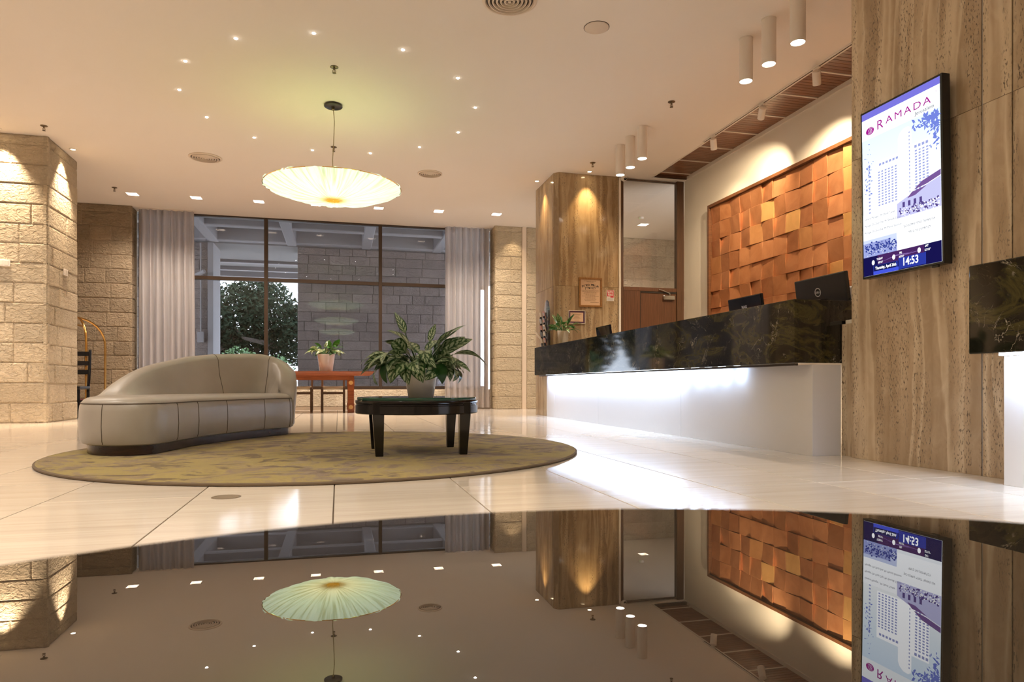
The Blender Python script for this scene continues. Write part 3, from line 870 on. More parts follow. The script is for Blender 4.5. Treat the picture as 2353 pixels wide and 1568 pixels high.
def pendant(x, y, label):
    root = empty('pendant_lamp', (x, y, ZC)); tag(root, label, 'pendant lamp', 'row of pleated pendant lamps')
    R = .785; zr = 2.815 - ZC; dip = .15; n = 144; m = 14
    rr = random.Random(3)
    pl_ = [rr.uniform(-1, 1) for _ in range(n)]
    b = MB()
    for j in range(m + 1):
        u = j / m; r = .012 + (R - .012) * u
        for i in range(n):
            a = 2 * PI * i / n + (.10 * math.sin(3.0 * u + 1)) * (u - .2)
            z = zr - dip * (1 - u ** 2.1)
            z += pl_[i] * .007 * (0.3 + u) + .006 * math.sin(11 * a) * u - .018 * u * u * (1 - u) * 4
            e = r + (.012 * math.sin(13 * a) if j == m else 0)
            b.v.append((e * math.cos(a), e * math.sin(a), z))
    for j in range(m):
        for i in range(n):
            k = (i + 1) % n
            b.f.append((j * n + i, j * n + k, (j + 1) * n + k, (j + 1) * n + i))
    o = b.build('shade_underside', M['pendant'], root, smooth=False)
    for p in o.data.polygons: p.use_smooth = True
    b = MB(); prof = [(R - .004, zr + .004), (R * .8, zr + .045), (R * .5, zr + .085), (R * .2, zr + .10), (.02, zr + .10)]
    b.lathe(prof, 72).build('shade_top', M['pendant_top'], root, smooth=True)
    MB().lathe([(R - .006, zr - .004), (R + .004, zr), (R - .006, zr + .006)], 96).build('rim_wire', M['brass'], root, smooth=True)
    bt = MB()
    for k in range(26):
        a = 2 * PI * k / 26
        l = .085 * rr.uniform(.8, 1.2)
        bt.tube([(.004 * math.cos(a), .004 * math.sin(a), zr - dip - .014), (l * .6 * math.cos(a), l * .6 * math.sin(a), zr - dip - .012), (l * math.cos(a + .06), l * math.sin(a + .06), zr - dip + .003)], [.006, .004, .0012], 5)
    bt.build('gathered_knot', plain('gold_thread', (.62, .34, .03), .5, em=(.9, .5, .04), ems=.35), root, smooth=True)
    cd = [(0, 0, -.03), (.012, 0, -.2), (.004, 0, -.45), (-.008, 0, -.65), (.0, 0, zr + .10)]
    MB().tube(cd, .005, 6).build('cord', plain('lamp_cord', (.30, .22, .12), .5), root, smooth=True)
    MB().lathe([(.0, -.03), (.10, -.03), (.105, -.026), (.105, -.012), (.095, -.008), (.0, -.008)], 32).build('canopy', M['steel_dark'], root, smooth=True)
    MB().lathe([(.07, -.008), (.07, -.001)], 24).build('canopy_base', M['brass'], root)
    MB().lathe([(.018, -.03), (.018, -.06), (.008, -.07)], 12).build('cord_grip', M['sprinkler'], root)
pendant(-.06, 8.28, 'glowing pale green pleated disc pendant lamp hanging before the window')
pendant(-.06, 3.15, 'glowing pleated pendant lamp over the near edge of the rug')
pendant(-.06, -1.95, 'glowing pleated pendant lamp above the dark glass table')

# ------------------------------------------------------------------ reception desks
def desk(name, label, y0, y1, x_back, far_tongue=None, led=True, nled=None):
    t = empty(name, (3.3, (y0 + y1) / 2, 0)); tag(t, label, 'reception desk')
    ox, oy = 3.3, (y0 + y1) / 2
    def B(nm, mat, a, b_, c, d_, e, f, **k): return bx(nm, mat, t, a - ox, b_ - ox, c - oy, d_ - oy, e, f, **k)
    return t, B
XF = 3.22; XM = 3.08; ZM0 = .655; ZM1 = 1.10
t1, B = desk('reception_desk', 'long white reception desk with dark marble counter below the copper wall', 4.12, 10.42, 3.46)
# base panels
pj = [4.12, 6.02, 8.2, 10.02]
for i in range(3):
    B('base_panel', M['laminate'], XF, XF + .03, pj[i] + .0015, pj[i+1] - .0015, 0, ZM0 - .012, bevel=.001, seg=1)
B('base_panel', M['laminate'], XF - .002, XF + .012, 10.022, 10.42, 0, ZM0 - .012)
B('end_panel', M['laminate'], XF + .001, 3.455, 4.121, 4.15, 0, ZM0 - .012, bevel=.001, seg=1)
B('carcass', M['laminate'], XF + .03, 3.45, 4.16, 10.0, .02, .62)
# marble counter: front slabs, end slab, top and soffit
for (a, b_) in ((4.13, 6.35), (6.352, 8.5), (8.502, 10.64)):
    B('marble_front', M['marble'], XM, XM + .03, a, b_, ZM0, ZM1, bevel=.0015, seg=1)
B('marble_end', M['marble'], XM + .0305, 3.49, 4.13, 4.16, ZM0, ZM1, bevel=.0015, seg=1)
B('marble_end', M['marble'], 3.491, 3.62, 4.135, 4.16, .93, ZM1, bevel=.0015, seg=1)
B('marble_top', M['marble'], XM + .031, 3.50, 4.161, 10.02, ZM1 - .03, ZM1 - .0005)
B('marble_top', M['marble'], XM + .031, 3.228, 10.021, 10.64, ZM1 - .03, ZM1 - .0005)
B('soffit', M['marble'], XM + .031, XF - .001, 4.165, 10.64, ZM0, ZM0 + .02)
B('shadow_rail', M['steel_dark'], XM + .035, XM + .06, 4.17, 10.5, ZM0 - .018, ZM0 - .001)
B('work_surface', M['laminate'], XF + .04, 4.05, 4.17, 10.0, .72, .75)
def ledrun(t, ox, oy, y0, y1, e, mat):
    b = MB().box(3.165 - ox, 3.19 - ox, y0 - oy, y1 - oy, ZM0 - .010, ZM0 - .001)
    b.build('led_strip', mat, t)
    L = y1 - y0
    add_light('AREA', (3.165, (y0 + y1) / 2, ZM0 - .016), e * L, (.50, .69, 1.0), None, shape='RECTANGLE', size=.03, size_y=L).rotation_euler = (0, -.12, 0)
o1 = (3.3, (4.12 + 10.42) / 2)
ledrun(t1, *o1, 5.9, 10.3, 5.2, M['led'])
M['led_dim'] = emit('dim_led', (.75, .85, 1.0), 7)
for (a, b_) in ((5.62, 5.72), (5.40, 5.48), (5.18, 5.26), (4.96, 5.02)):
    ledrun(t1, *o1, a, b_, 6, M['led_dim'])
t2, B = desk('reception_desk', 'white reception desk with dark marble counter beside the screen pier', .6, 2.70, 3.4)
B('base_panel', M['laminate'], XF, XF + .03, .6, 2.70, 0, ZM0 - .012, bevel=.001, seg=1)
B('end_panel', M['laminate'], XF + .031, 3.40, 2.67, 2.70, 0, ZM0 - .012)
B('marble_front', M['marble'], XM, XM + .03, .6, 2.77, ZM0, ZM1, bevel=.006)
B('marble_end', M['marble'], XM + .0305, 3.415, 2.74, 2.77, ZM0, ZM1, bevel=.0015, seg=1)
B('marble_top', M['marble'], XM + .031, 3.415, .6, 2.739, ZM1 - .03, ZM1 - .0005)
B('soffit', M['marble'], XM + .031, 3.415, .6, 2.739, ZM0, ZM0 + .02)
ledrun(t2, 3.3, 1.65,   .8, 2.68, 5.2, M['led'])
# low travertine return between desk and pier
lw = empty('wall_return', (3.6, 4.05, 0)); tag(lw, kind='structure')
bx('slab', M['trav'], lw, -.135, .6, -.068, .075, 0, .93)
bx('ledge', M['paint'], lw, -.115, .6, -.066, .064, .931, .96, bevel=.003, seg=1)

# ------------------------------------------------------------------ copper panel
cpn = empty('copper_panel', (XR, 6.8, 0)); tag(cpn, 'large wall panel of tilted hammered copper tiles in a wood frame', 'wall panel')
PY0, PY1, PZ0, PZ1 = 4.35, 9.12, .88, 3.13
bx('backing', M['wood_copperframe'], cpn, -.02, -.001, PY0 - 6.8, PY1 - 6.8, PZ0, PZ1)
bx('frame_side', M['wood_copperframe'], cpn, -.085, -.001, PY1 - 6.8, PY1 + .045 - 6.8, PZ0 - .045, PZ1 + .045, bevel=.003, seg=1)
bx('frame_side', M['wood_copperframe'], cpn, -.085, -.001, PY0 - .045 - 6.8, PY0 - 6.8, PZ0 - .045, PZ1 + .045, bevel=.003, seg=1)
bx('frame_top', M['wood_copperframe'], cpn, -.085, -.001, PY0 - 6.8, PY1 - 6.8, PZ1, PZ1 + .045, bevel=.003, seg=1)
bx('frame_bottom', M['wood_copperframe'], cpn, -.085, -.001, PY0 - 6.8, PY1 - 6.8, PZ0 - .045, PZ0, bevel=.003, seg=1)
rg = random.Random(21); S = .25; nc = 19
for i in range(nc):
    for j in range(9):
        ya = PY1 - (i + 1) * S - 6.8 + .0015; yb = ya + S - .003; za = PZ1 - (j + 1) * S + .0015; zb = za + S - .003
        kind = rg.choice(range(8)); lo, hi = .026, .056
        d = {0: (lo, hi, hi, lo), 1: (hi, lo, lo, hi), 2: (lo, lo, hi, hi), 3: (hi, hi, lo, lo), 4: (lo, (lo+hi)/2, hi, (lo+hi)/2), 5: (hi, (lo+hi)/2, lo, (lo+hi)/2), 6: ((lo+hi)/2, lo, (lo+hi)/2, hi), 7: ((lo+hi)/2, hi, (lo+hi)/2, lo)}[kind]
        cr4 = [(ya, za), (yb, za), (yb, zb), (ya, zb)]
        cy, cz = (ya + yb) / 2, (za + zb) / 2; e = .004
        b = MB()
        b.v = [(-.02, p[0] - cy, p[1] - cz) for p in cr4] + [(-dd + .002, p[0] - cy, p[1] - cz) for p, dd in zip(cr4, d)] + [(-dd - .0005, (p[0] - cy) * (1 - e / .125), (p[1] - cz) * (1 - e / .125)) for p, dd in zip(cr4, d)]
        b.f = [(0, 1, 5, 4), (1, 2, 6, 5), (2, 3, 7, 6), (3, 0, 4, 7), (4, 5, 9, 8), (5, 6, 10, 9), (6, 7, 11, 10), (7, 4, 8, 11), (8, 9, 10), (8, 10, 11)]
        o = b.build('copper_tile', M['copper'], cpn); o.location = (0, cy, cz)

# ------------------------------------------------------------------ wall screen
tv = empty('wall_screen', (3.335, 3.463, 1.732))
tag(tv, 'tall portrait information screen hung on the travertine pier', 'screen')
tv.matrix_world = Matrix.Translation((3.335, 3.463, 1.732)) @ Matrix(((0, 0, -1, 0), (-1, 0, 0, 0), (0, 1, 0, 0), (0, 0, 0, 1))) @ Matrix.Rotation(math.radians(1.0), 4, 'X')
W2, H2 = .312, .541
bx('housing', M['black_plastic'], tv, -W2, W2, -H2, H2, -.045, .012, bevel=.004)
bx('wall_bracket', M['steel_dark'], tv, -.2, .2, -.25, .25, -.088, -.045)
bx('sensor', M['black_gloss'], tv, .22, .26, -H2 - .012, -H2, -.01, .005)
def scr(name, col, strength, quads, z, mat=None):
    b = MB()
    for q in quads: b.poly([(p[0], p[1], z) for p in q])
    me = b.mesh(name); o = obj(name, me, mat or emit('screen_' + name, col, strength * .5), tv)
    if len(quads) > 1: tag(o, kind='stuff')
    return o
def R4(x0, x1, y0, y1): return [(x0, y0), (x1, y0), (x1, y1), (x0, y1)]
WI, HI = W2 - .014, H2 - .014
def X(u): return -WI + 2 * WI * u
def Y(v): return HI - 2 * HI * v       # v measured from the top
SZ = .0125; dz = .0004
t = NT('screen_picture')
tc = t.n('ShaderNodeTexCoord').outputs['Object']; sp = t.n('ShaderNodeSeparateXYZ'); t.l(tc, sp.inputs[0])
gr = t.ramp(t.math('MULTIPLY_ADD', sp.outputs[1], .9, .5), [(.0, (.86, .92, 1.0)), (.35, (.97, .99, 1.0)), (.62, (.80, .91, 1.0)), (.9, (.66, .82, 1.0))])
t.set(base=(0, 0, 0), rough=.4, spec=.0, ems=.62); t.l(gr, t.b.inputs['Emission Color'])
scr('screen', None, 0, [R4(-WI, WI, -HI, HI)], SZ, t.m)
scr('status_bar', (.26, .24, .95), .8, [R4(-WI, WI, Y(.040), Y(0))], SZ + dz)
scr('header_band', (.93, .97, 1.0), 1.3, [R4(-WI, WI, Y(.165), Y(.040))], SZ + dz)
mag = emit('screen_magenta', (.42, .01, .30), .5)
el = [(X(.115) + .034 * math.cos(a * PI / 14), Y(.118) + .024 * math.sin(a * PI / 14)) for a in range(28)]
scr('emblem', None, 0, [el], SZ + 2 * dz, mag)
wl_ = []
for s in (-1, 0, 1):
    wl_.append([(X(.115) + s * .012 + .010, Y(.118) + .020), (X(.115) + s * .012 + .014, Y(.118) + .020), (X(.115) + s * .012 + .004, Y(.118) + .006), (X(.115) + s * .012 + .000, Y(.118) + .006)])
    wl_.append([(X(.115) + s * .012 + .000, Y(.118) + .006), (X(.115) + s * .012 + .004, Y(.118) + .006), (X(.115) + s * .012 + .008, Y(.118) - .006), (X(.115) + s * .012 + .004, Y(.118) - .006)])
    wl_.append([(X(.115) + s * .012 + .004, Y(.118) - .006), (X(.115) + s * .012 + .008, Y(.118) - .006), (X(.115) + s * .012 - .004, Y(.118) - .019), (X(.115) + s * .012 - .008, Y(.118) - .019)])
scr('emblem_waves', (.9, .9, 1.0), 1.0, wl_, SZ + 3 * dz)
lettering('R', .082, mag, tv, (X(.255), Y(.108), SZ + 2 * dz), bold=0.0, sx=1.15)
lettering('AMADA', .062, mag, tv, (X(.615), Y(.102), SZ + 2 * dz), bold=0.0, sx=1.35, space=1.25)
dk = emit('screen_grey_text', (.10, .12, .16), .4)
lettering('Jerusalem', .030, dk, tv, (X(.82), Y(.143), SZ + 2 * dz), sx=1.15)
lettering('™', .016, mag, tv, (X(.955), Y(.075), SZ + 2 * dz))
# hotel facade picture: white slabs and rows of windows
scr('picture_facade', (.97, .98, 1.0), 1.5, [R4(X(.20), X(.51), Y(.60), Y(.32)), R4(X(.49), X(.66), Y(.60), Y(.24)), R4(X(.66), X(.87), Y(.57), Y(.305)), [(X(.49), Y(.24)), (X(.66), Y(.24)), (X(.655), Y(.205)), (X(.62), Y(.192)), (X(.56), Y(.195)), (X(.51), Y(.215))]], SZ + dz)
q = []
for cx in [.22, .265, .31, .355, .40, .445]:
    for k in range(13):
        y = .385 + k * .0165
        q.append(R4(X(cx), X(cx + .026), Y(y + .009), Y(y)))
for cx in [.70, .745, .79, .835]:
    for k in range(14):
        y = .345 + k * .0165
        q.append(R4(X(cx), X(cx + .026), Y(y + .009), Y(y)))
for k in range(17):
    y = .225 + k * .021
    q.append(R4(X(.627), X(.640), Y(y + .010), Y(y)))
for k in range(6): q.append(R4(X(.235 + k * .045), X(.265 + k * .045), Y(.352), Y(.338)))
for k in range(4): q.append(R4(X(.695 + k * .045), X(.725 + k * .045), Y(.332), Y(.316)))
for k in range(14): q.append(R4(X(.085), X(.11), Y(.335 + k * .022), Y(.325 + k * .022)))
scr('picture_windows', (.44, .50, .92), .85, q, SZ + 2 * dz)
# foliage at the corner of the picture
rg = random.Random(4); q = []
def blob(cx, cy, sx, sy, n, size):
    for _ in range(n):
        x = rg.gauss(cx, sx); y = rg.gauss(cy, sy)
        if not (.02 < x < .985 and .168 < y < .62): continue
        a = rg.uniform(0, PI); s = size * rg.uniform(.5, 1.2)
        q.append([(X(x) + s * math.cos(a + k) * (1 if i % 2 == 0 else .4), Y(y) + s * math.sin(a + k) * (1 if i % 2 == 0 else .4)) for i, k in enumerate((0, PI / 2, PI, 3 * PI / 2))])
blob(.90, .20, .10, .02, 130, .017); blob(.96, .26, .05, .04, 80, .016); blob(.07, .42, .03, .06, 26, .010); blob(.08, .30, .03, .04, 12, .008); blob(.97, .35, .02, .03, 14, .010)
scr('picture_leaves', (.20, .27, .85), .9, q, SZ + 3 * dz)
# lower part: text block and small pictures
scr('text_panel', (.95, .97, 1.0), 1.35, [R4(-WI, X(.46), Y(.785), Y(.62)), R4(X(.46), WI, Y(.865), Y(.70))], SZ + 3 * dz)
for k, s in enumerate(('General Manager : Mr David Tucker', 'Manager On Duty Day: Mr Shmulik Cohen', 'Manager On Duty Eve: Mr Marcel Salomon')):
    lettering(s, .0185, dk, tv, (X(.02), Y(.650 + k * .042), SZ + 4 * dz), align='LEFT', sx=.93)
lettering('ןאכ םכתא חראל רשואמ ונא', .020, dk, tv, (X(.74), Y(.755), SZ + 4 * dz))
lettering('רתויב חונ ןמז תולבל', .020, dk, tv, (X(.74), Y(.795), SZ + 4 * dz))
# dining room picture
scr('picture_room', (.62, .62, .95), 1.0, [[(X(.47), Y(.70)), (X(.47), Y(.615)), (X(.60), Y(.59)), (WI, Y(.535)), (WI, Y(.70))]], SZ + 4 * dz)
scr('picture_room_ceiling', (.25, .13, .42), .8, [[(X(.68), Y(.565)), (X(.78), Y(.53)), (WI, Y(.50)), (WI, Y(.53)), (X(.83), Y(.555))], [(X(.60), Y(.60)), (X(.66), Y(.572)), (X(.84), Y(.562)), (X(.70), Y(.596))]], SZ + 5 * dz)
q = [R4(X(.54 + k * .07), X(.57 + k * .07), Y(.645), Y(.615)) for k in range(4)]
for _ in range(70):
    x = rg.uniform(.49, .97); y = rg.uniform(.645, .695); s = rg.uniform(.008, .025)
    q.append([(X(x), Y(y)), (X(x + s), Y(y + .004)), (X(x + s), Y(y - .006)), (X(x), Y(y - .008))])
scr('picture_tables', (.14, .09, .38), .7, q, SZ + 5 * dz)
q = []
for _ in range(60):
    x = rg.uniform(.49, .97); y = rg.uniform(.65, .70); s = rg.uniform(.008, .022)
    q.append([(X(x), Y(y)), (X(x + s), Y(y + .003)), (X(x + s), Y(y - .004)), (X(x), Y(y - .005))])
scr('picture_cloths', (.95, .96, 1), 1.2, q, SZ + 6 * dz)
# lounge picture
scr('picture_lounge', (.40, .46, .88), .9, [R4(-WI, X(.46), Y(.90), Y(.80))], SZ + 4 * dz)
scr('picture_lounge_wall', (.62, .70, .98), 1.1, [R4(-WI, X(.46), Y(.80), Y(.78)), [(X(.36), Y(.83)), (X(.46), Y(.835)), (X(.46), Y(.79)), (X(.40), Y(.79))]], SZ + 4.5 * dz)
q = []
for _ in range(110):
    x = rg.uniform(.02, .44); y = rg.gauss(.84, .018); s = rg.uniform(.008, .03)
    if .80 < y < .895: q.append([(X(x), Y(y)), (X(x + s), Y(y + .004)), (X(x + s * .8), Y(y - .008)), (X(x), Y(y - .006))])
scr('picture_chairs', (.05, .08, .45), .7, q, SZ + 5 * dz)
q = []
for _ in range(40):
    x = rg.uniform(.02, .44); y = rg.gauss(.86, .02); s = rg.uniform(.006, .018)
    if .81 < y < .895: q.append([(X(x), Y(y)), (X(x + s), Y(y + .003)), (X(x + s), Y(y - .003)), (X(x), Y(y - .003))])
scr('picture_chair_lights', (.8, .86, 1), 1.0, q, SZ + 6 * dz)
# weather and clock bar
scr('clock_bar', (.010, .008, .09), .9, [R4(-WI, WI, -HI, Y(.885))], SZ + 6.5 * dz)
scr('bar_glow', (.10, .03, .18), .7, [R4(X(.20), X(.80), Y(.945), Y(.885))], SZ + 7 * dz)
q = [[(X(.25 + .07 * k), Y(.93 - .008 * (k % 3))), (X(.45 + .07 * k), Y(.915 - .006 * (k % 2))), (X(.50 + .06 * k), Y(.912 - .006 * (k % 2))), (X(.3 + .07 * k), Y(.924 - .008 * (k % 3)))] for k in range(5)]
scr('bar_streaks', (.32, .18, .55), .8, q, SZ + 7.5 * dz)
scr('date_panel', (.03, .05, .42), .9, [R4(X(.14), X(.47), Y(1.0), Y(.943)), R4(X(.48), X(.82), Y(.995), Y(.93))], SZ + 8 * dz)
scr('date_plate', (.012, .015, .12), .8, [R4(X(.15), X(.45), Y(.978), Y(.945))], SZ + 8.5 * dz)
scr('date_band', (.07, .11, .85), .9, [R4(X(.14), X(.48), Y(1.0), Y(.979))], SZ + 8.5 * dz)
wh = emit('screen_white_text', (.97, .98, 1), .75)
lettering('Thursday, April 26th', .026, wh, tv, (X(.31), Y(.962), SZ + 9 * dz), sx=.78, bold=.0006)
lettering('14:53', .066, wh, tv, (X(.63), Y(.960), SZ + 9 * dz), sx=.85, bold=.0014)
for (cx, cy, a, b_) in ((.20, .912, 'TODAY', '18°/12°'), (.48, .906, 'FRI', '18°/12°'), (.80, .90, 'SAT', '22°/13°')):
    lettering(a, .018, wh, tv, (X(cx + .03), Y(cy - .003), SZ + 9 * dz), sx=.8, bold=.0004)
    lettering(b_, .017, wh, tv, (X(cx + .04), Y(cy + .019), SZ + 9 * dz), sx=.8, bold=.0004)
    ic = [(X(cx - .06) + .012 * math.cos(k * PI / 6), Y(cy + .012) + .016 * math.sin(k * PI / 6)) for k in range(12)]
    o_ = scr('weather_icon', None, 0, [ic], SZ + 9 * dz, wh)

# ------------------------------------------------------------------ wall plates, signs, certificates
for (nm, loc, rot, lab) in (('socket_plate', (-4.25, 10.246, 2.09), 0, 'white triple socket plate on the front of the stone pier'), ('switch_plate', (-3.718, 10.83, 2.08), PI / 2, 'white double switch plate on the side of the stone pier')):
    t = empty(nm, loc, rot); tag(t, lab, 'wall plate')
    n = 3 if nm == 'socket_plate' else 2
    bx('plate', M['fixture'], t, -.055 * n / 2 - .02, .055 * n / 2 + .02, -.010, .004, -.045, .045, bevel=.003, seg=1)
    for k in range(n):
        x = (k - (n - 1) / 2) * .058
        bx('insert', M['white_trim'], t, x - .022, x + .022, -.014, -.009, -.03, .03, bevel=.002, seg=1)

def framed(name, loc, w, h, fw, fmat, label, cat):
    t = empty(name, loc); tag(t, label, cat)
    for (x0, x1, z0, z1, nm) in ((-w/2, w/2, h/2 - fw, h/2, 'frame_rail'), (-w/2, w/2, -h/2, -h/2 + fw, 'frame_rail'), (-w/2, -w/2 + fw, -h/2 + fw, h/2 - fw, 'frame_stile'), (w/2 - fw, w/2, -h/2 + fw, h/2 - fw, 'frame_stile')):
        bx(nm, fmat, t, x0, x1, -.025, -.001, z0, z1, bevel=.003, seg=1)
    return t
RX = (PI / 2, 0, 0)
t = framed('framed_certificate', (3.811, 10.045, 1.945), .385, .46, .03, M['gold_frame'], 'gilt-framed kosher certificate on the travertine column', 'certificate')
bx('paper', M['paper'], t, -.165, .165, -.010, -.002, -.205, .205)
hb = 'תורשכ תדועת'
nl = len(hb)
for i, ch in enumerate(hb):
    if ch == ' ': continue
    u = (i - (nl - 1) / 2) / (nl / 2)
    lettering(ch, .052, M['ink'], t, (u * .135, -.0112, .118 - .030 * u * u), rot=(PI / 2, u * .42, 0), bold=.0008)
lettering('ןירדהמל', .048, M['ink'], t, (0, -.0112, .066), rot=RX, bold=.0006, sx=1.1)
rg = random.Random(8)
b = MB()
for (z, wd) in ((.178, .2), (.165, .12), (.028, .29), (.012, .28), (-.004, .20), (-.022, .22), (-.040, .16), (-.060, .28), (-.085, .17), (-.088, .17), (-.108, .20), (-.13, .18)):
    x = -wd / 2
    while x < wd / 2:
        l = rg.uniform(.012, .035); b.box(x, min(x + l, wd / 2), -.0112, -.0105, z - .003, z + .003); x += l + .006
b.box(0, .14, -.0112, -.0105, -.158, -.152)
tag(b.build('fine_print', M['ink_brown'], t), kind='stuff')
t = framed('framed_certificate', (3.587, 10.045, 1.555), .275, .205, .008, M['white_trim'], 'small landscape certificate with purple border on the travertine column', 'certificate')
bx('border', M['purple'], t, -.128, .128, -.010, -.002, -.093, .093)
bx('paper', M['paper'], t, -.105, .105, -.012, -.0101, -.07, .07)
b = MB()
for (z, wd) in ((.045, .15), (.03, .1), (.01, .06), (-.005, .09), (-.02, .12), (-.045, .08)):
    b.box(-wd / 2, wd / 2, -.0128, -.0121, z - .0025, z + .0025)
tag(b.build('fine_print', M['ink_brown'], t), kind='stuff')
t = empty('fire_notice', (4.148, 10.045, 1.909)); tag(t, 'red and white fire notice sheet on the travertine column', 'sign')
bx('sheet', M['paper_white'], t, -.062, .062, -.004, -.001, -.086, .086)
bx('red_field', M['red'], t, -.055, .055, -.006, -.0041, -.032, .08)
lettering('שא', .062, M['paper_white'], t, (0, -.0066, .053), rot=RX, bold=.0014, sx=1.2)
lettering('FIRE', .046, M['paper_white'], t, (0, -.0066, .008), rot=RX, bold=.0012, sx=1.02)
bx('white_bar', M['paper_white'], t, -.055, .0, -.0068, -.0061, -.032, -.016)
b = MB()
for k in range(4): b.box(-.05, .05, -.0050, -.0041, -.078 + k * .011, -.074 + k * .011)
tag(b.build('fine_print', M['seam_grey'], t), kind='stuff')

# ------------------------------------------------------------------ things on the desk
def monitor(name, y, w, top, label, brand=None, tilt=8, x=3.60, silver=False):
    t = empty(name, (x, y, .75)); tag(t, label, 'monitor')
    h = .34 if w < .55 else .36
    rz = Matrix.Rotation(math.radians(-tilt), 4, 'Y')
    zc = top - .75 - h / 2
    T = Matrix.Translation((0, 0, zc)) @ rz
    MB().box(-.012, .022, -w / 2, w / 2, -h / 2, h / 2, T).build('shell', M['black_gloss'] if brand == 'mag' else M['black_plastic'], t, bevel=.009, seg=2)
    MB().box(.0205, .0235, -w / 2 + .015, w / 2 - .015, -h / 2 + .02, h / 2 - .015, T).build('display', M['black_gloss'], t)
    MB().box(-.018, .0, -w * .3, w * .3, -h * .45, -h * .1, T).build('rear_hump', M['black_plastic'], t, bevel=.008)
    MB().box(-.045, -.02, -.04, .04, -zc + .01, -.0 + 0, Matrix.Translation((0, 0, zc))).build('stand_neck', M['black_plastic'], t, bevel=.004)
    MB().lathe([(0, .0005), (.11, .0005), (.11, .010), (.03, .016), (0, .016)], 28).build('stand_base', M['black_plastic'], t, smooth=True)
    return t, T, h
LB = Matrix(((0, 0, -1, 0), (-1, 0, 0, 0), (0, 1, 0, 0), (0, 0, 0, 1)))   # letters read from the lobby side (-x)
sil = plain('silver_print', (.55, .55, .57), .3, .6)
t, T, h = monitor('desk_monitor', 4.50, .565, 1.335, 'wide matte black monitor seen from behind with round maker badge')
def letters_on(t, T, body, size, y, z, off=-.0130, **k):
    o = lettering(body, size, sil, t, (0, 0, 0), **k)
    s = o.scale.copy()
    o.matrix_local = T @ Matrix.Translation((off, y, z)) @ LB @ Matrix.Diagonal((s.x, s.y, s.z, 1))
    return o
letters_on(t, T, 'DELL', .021, .02, .06, bold=.0008)
rgm = MB().lathe([(.028, 0), (.034, 0), (.034, .0015), (.028, .0015)], 28, M=T @ Matrix.Translation((-.0122, .02, .06)) @ LB).build('badge_ring', sil, t)
t, T, h = monitor('desk_monitor', 5.50, .51, 1.305, 'glossy black monitor seen from behind with silver letters', 'mag')
letters_on(t, T, 'MAG', .034, .0, .075, bold=.0014, sx=1.1)
t, T, h = monitor('desk_monitor', 8.93, .50, 1.325, 'glossy black monitor near the potted plant on the long desk', 'mag')
t = empty('receipt_printer', (3.86, 4.42, .752)); tag(t, 'small white office machine behind the wide black monitor', 'printer')
bx('body', M['fixture'], t, -.10, .10, -.09, .09, 0, .5, bevel=.012)
bx('tray', M['steel_dark'], t, -.115, -.10, -.07, .07, .06, .09)
MB().tube([(3.66, 4.215, 1.29), (3.68, 4.20, 1.25), (3.66, 4.20, 1.15), (3.60, 4.20, 1.115), (3.55, 4.215, 1.104)], .006, 6).build('power_cable', M['black_plastic'], None, smooth=True)
tag(bpy.data.objects['power_cable'], 'black cable looping down beside the wide black monitor', 'cable')

# brochure stand at the far end of the desk
t = empty('brochure_stand', (3.165, 10.42, ZM1)); tag(t, 'clear acrylic brochure tower with leaflets at the far desk end', 'brochure stand')
bx('base', M['acrylic'], t, -.06, .06, -.16, .16, 0, .008)
MB().poly([(.055, .15, .0), (.055, -.15, .0), (.055, -.15, .62), (.055, -.10, .72), (.055, .0, .76), (.055, .10, .72), (.055, .15, .62)]).build('back_sheet', M['acrylic'], t)
bx('column_rail', M['steel_dark'], t, .040, .052, -.14, -.125, 0, .58)
bx('column_rail', M['steel_dark'], t, .040, .052, .035, .05, 0, .56)
cols = [plain('leaflet_' + n_, c_, .5) for n_, c_ in (('rose', (.45, .22, .18)), ('grey', (.40, .38, .38)), ('cream', (.62, .52, .40)), ('slate', (.20, .22, .26)))]
rg = random.Random(2)
for ci, yc in enumerate((-.075, .09)):
    for k in range(5):
        z0 = .02 + k * .105
        Tm = Matrix.Translation((.0 - .004 * k, yc, z0 + .06)) @ Matrix.Rotation(math.radians(-14), 4, 'Y')
        MB().box(-.004, .006, -.05, .05, -.055, .065, Tm).build('leaflet', cols[(k + ci * 2) % 4], t)
        MB().box(-.0046, -.0041, -.035, .035, .0, .04, Tm).build('leaflet_print', cols[(k + ci + 1) % 4], t)
        MB().box(-.012, -.009, -.055, .055, -.06, -.01, Tm).build('pocket', M['acrylic'], t)
Tm = Matrix.Translation((-.055, .13, .20)) @ Matrix.Rotation(math.radians(-38), 4, 'Y')
MB().box(-.004, .004, -.05, .05, -.07, .07, Tm).build('leaflet', cols[2], t)

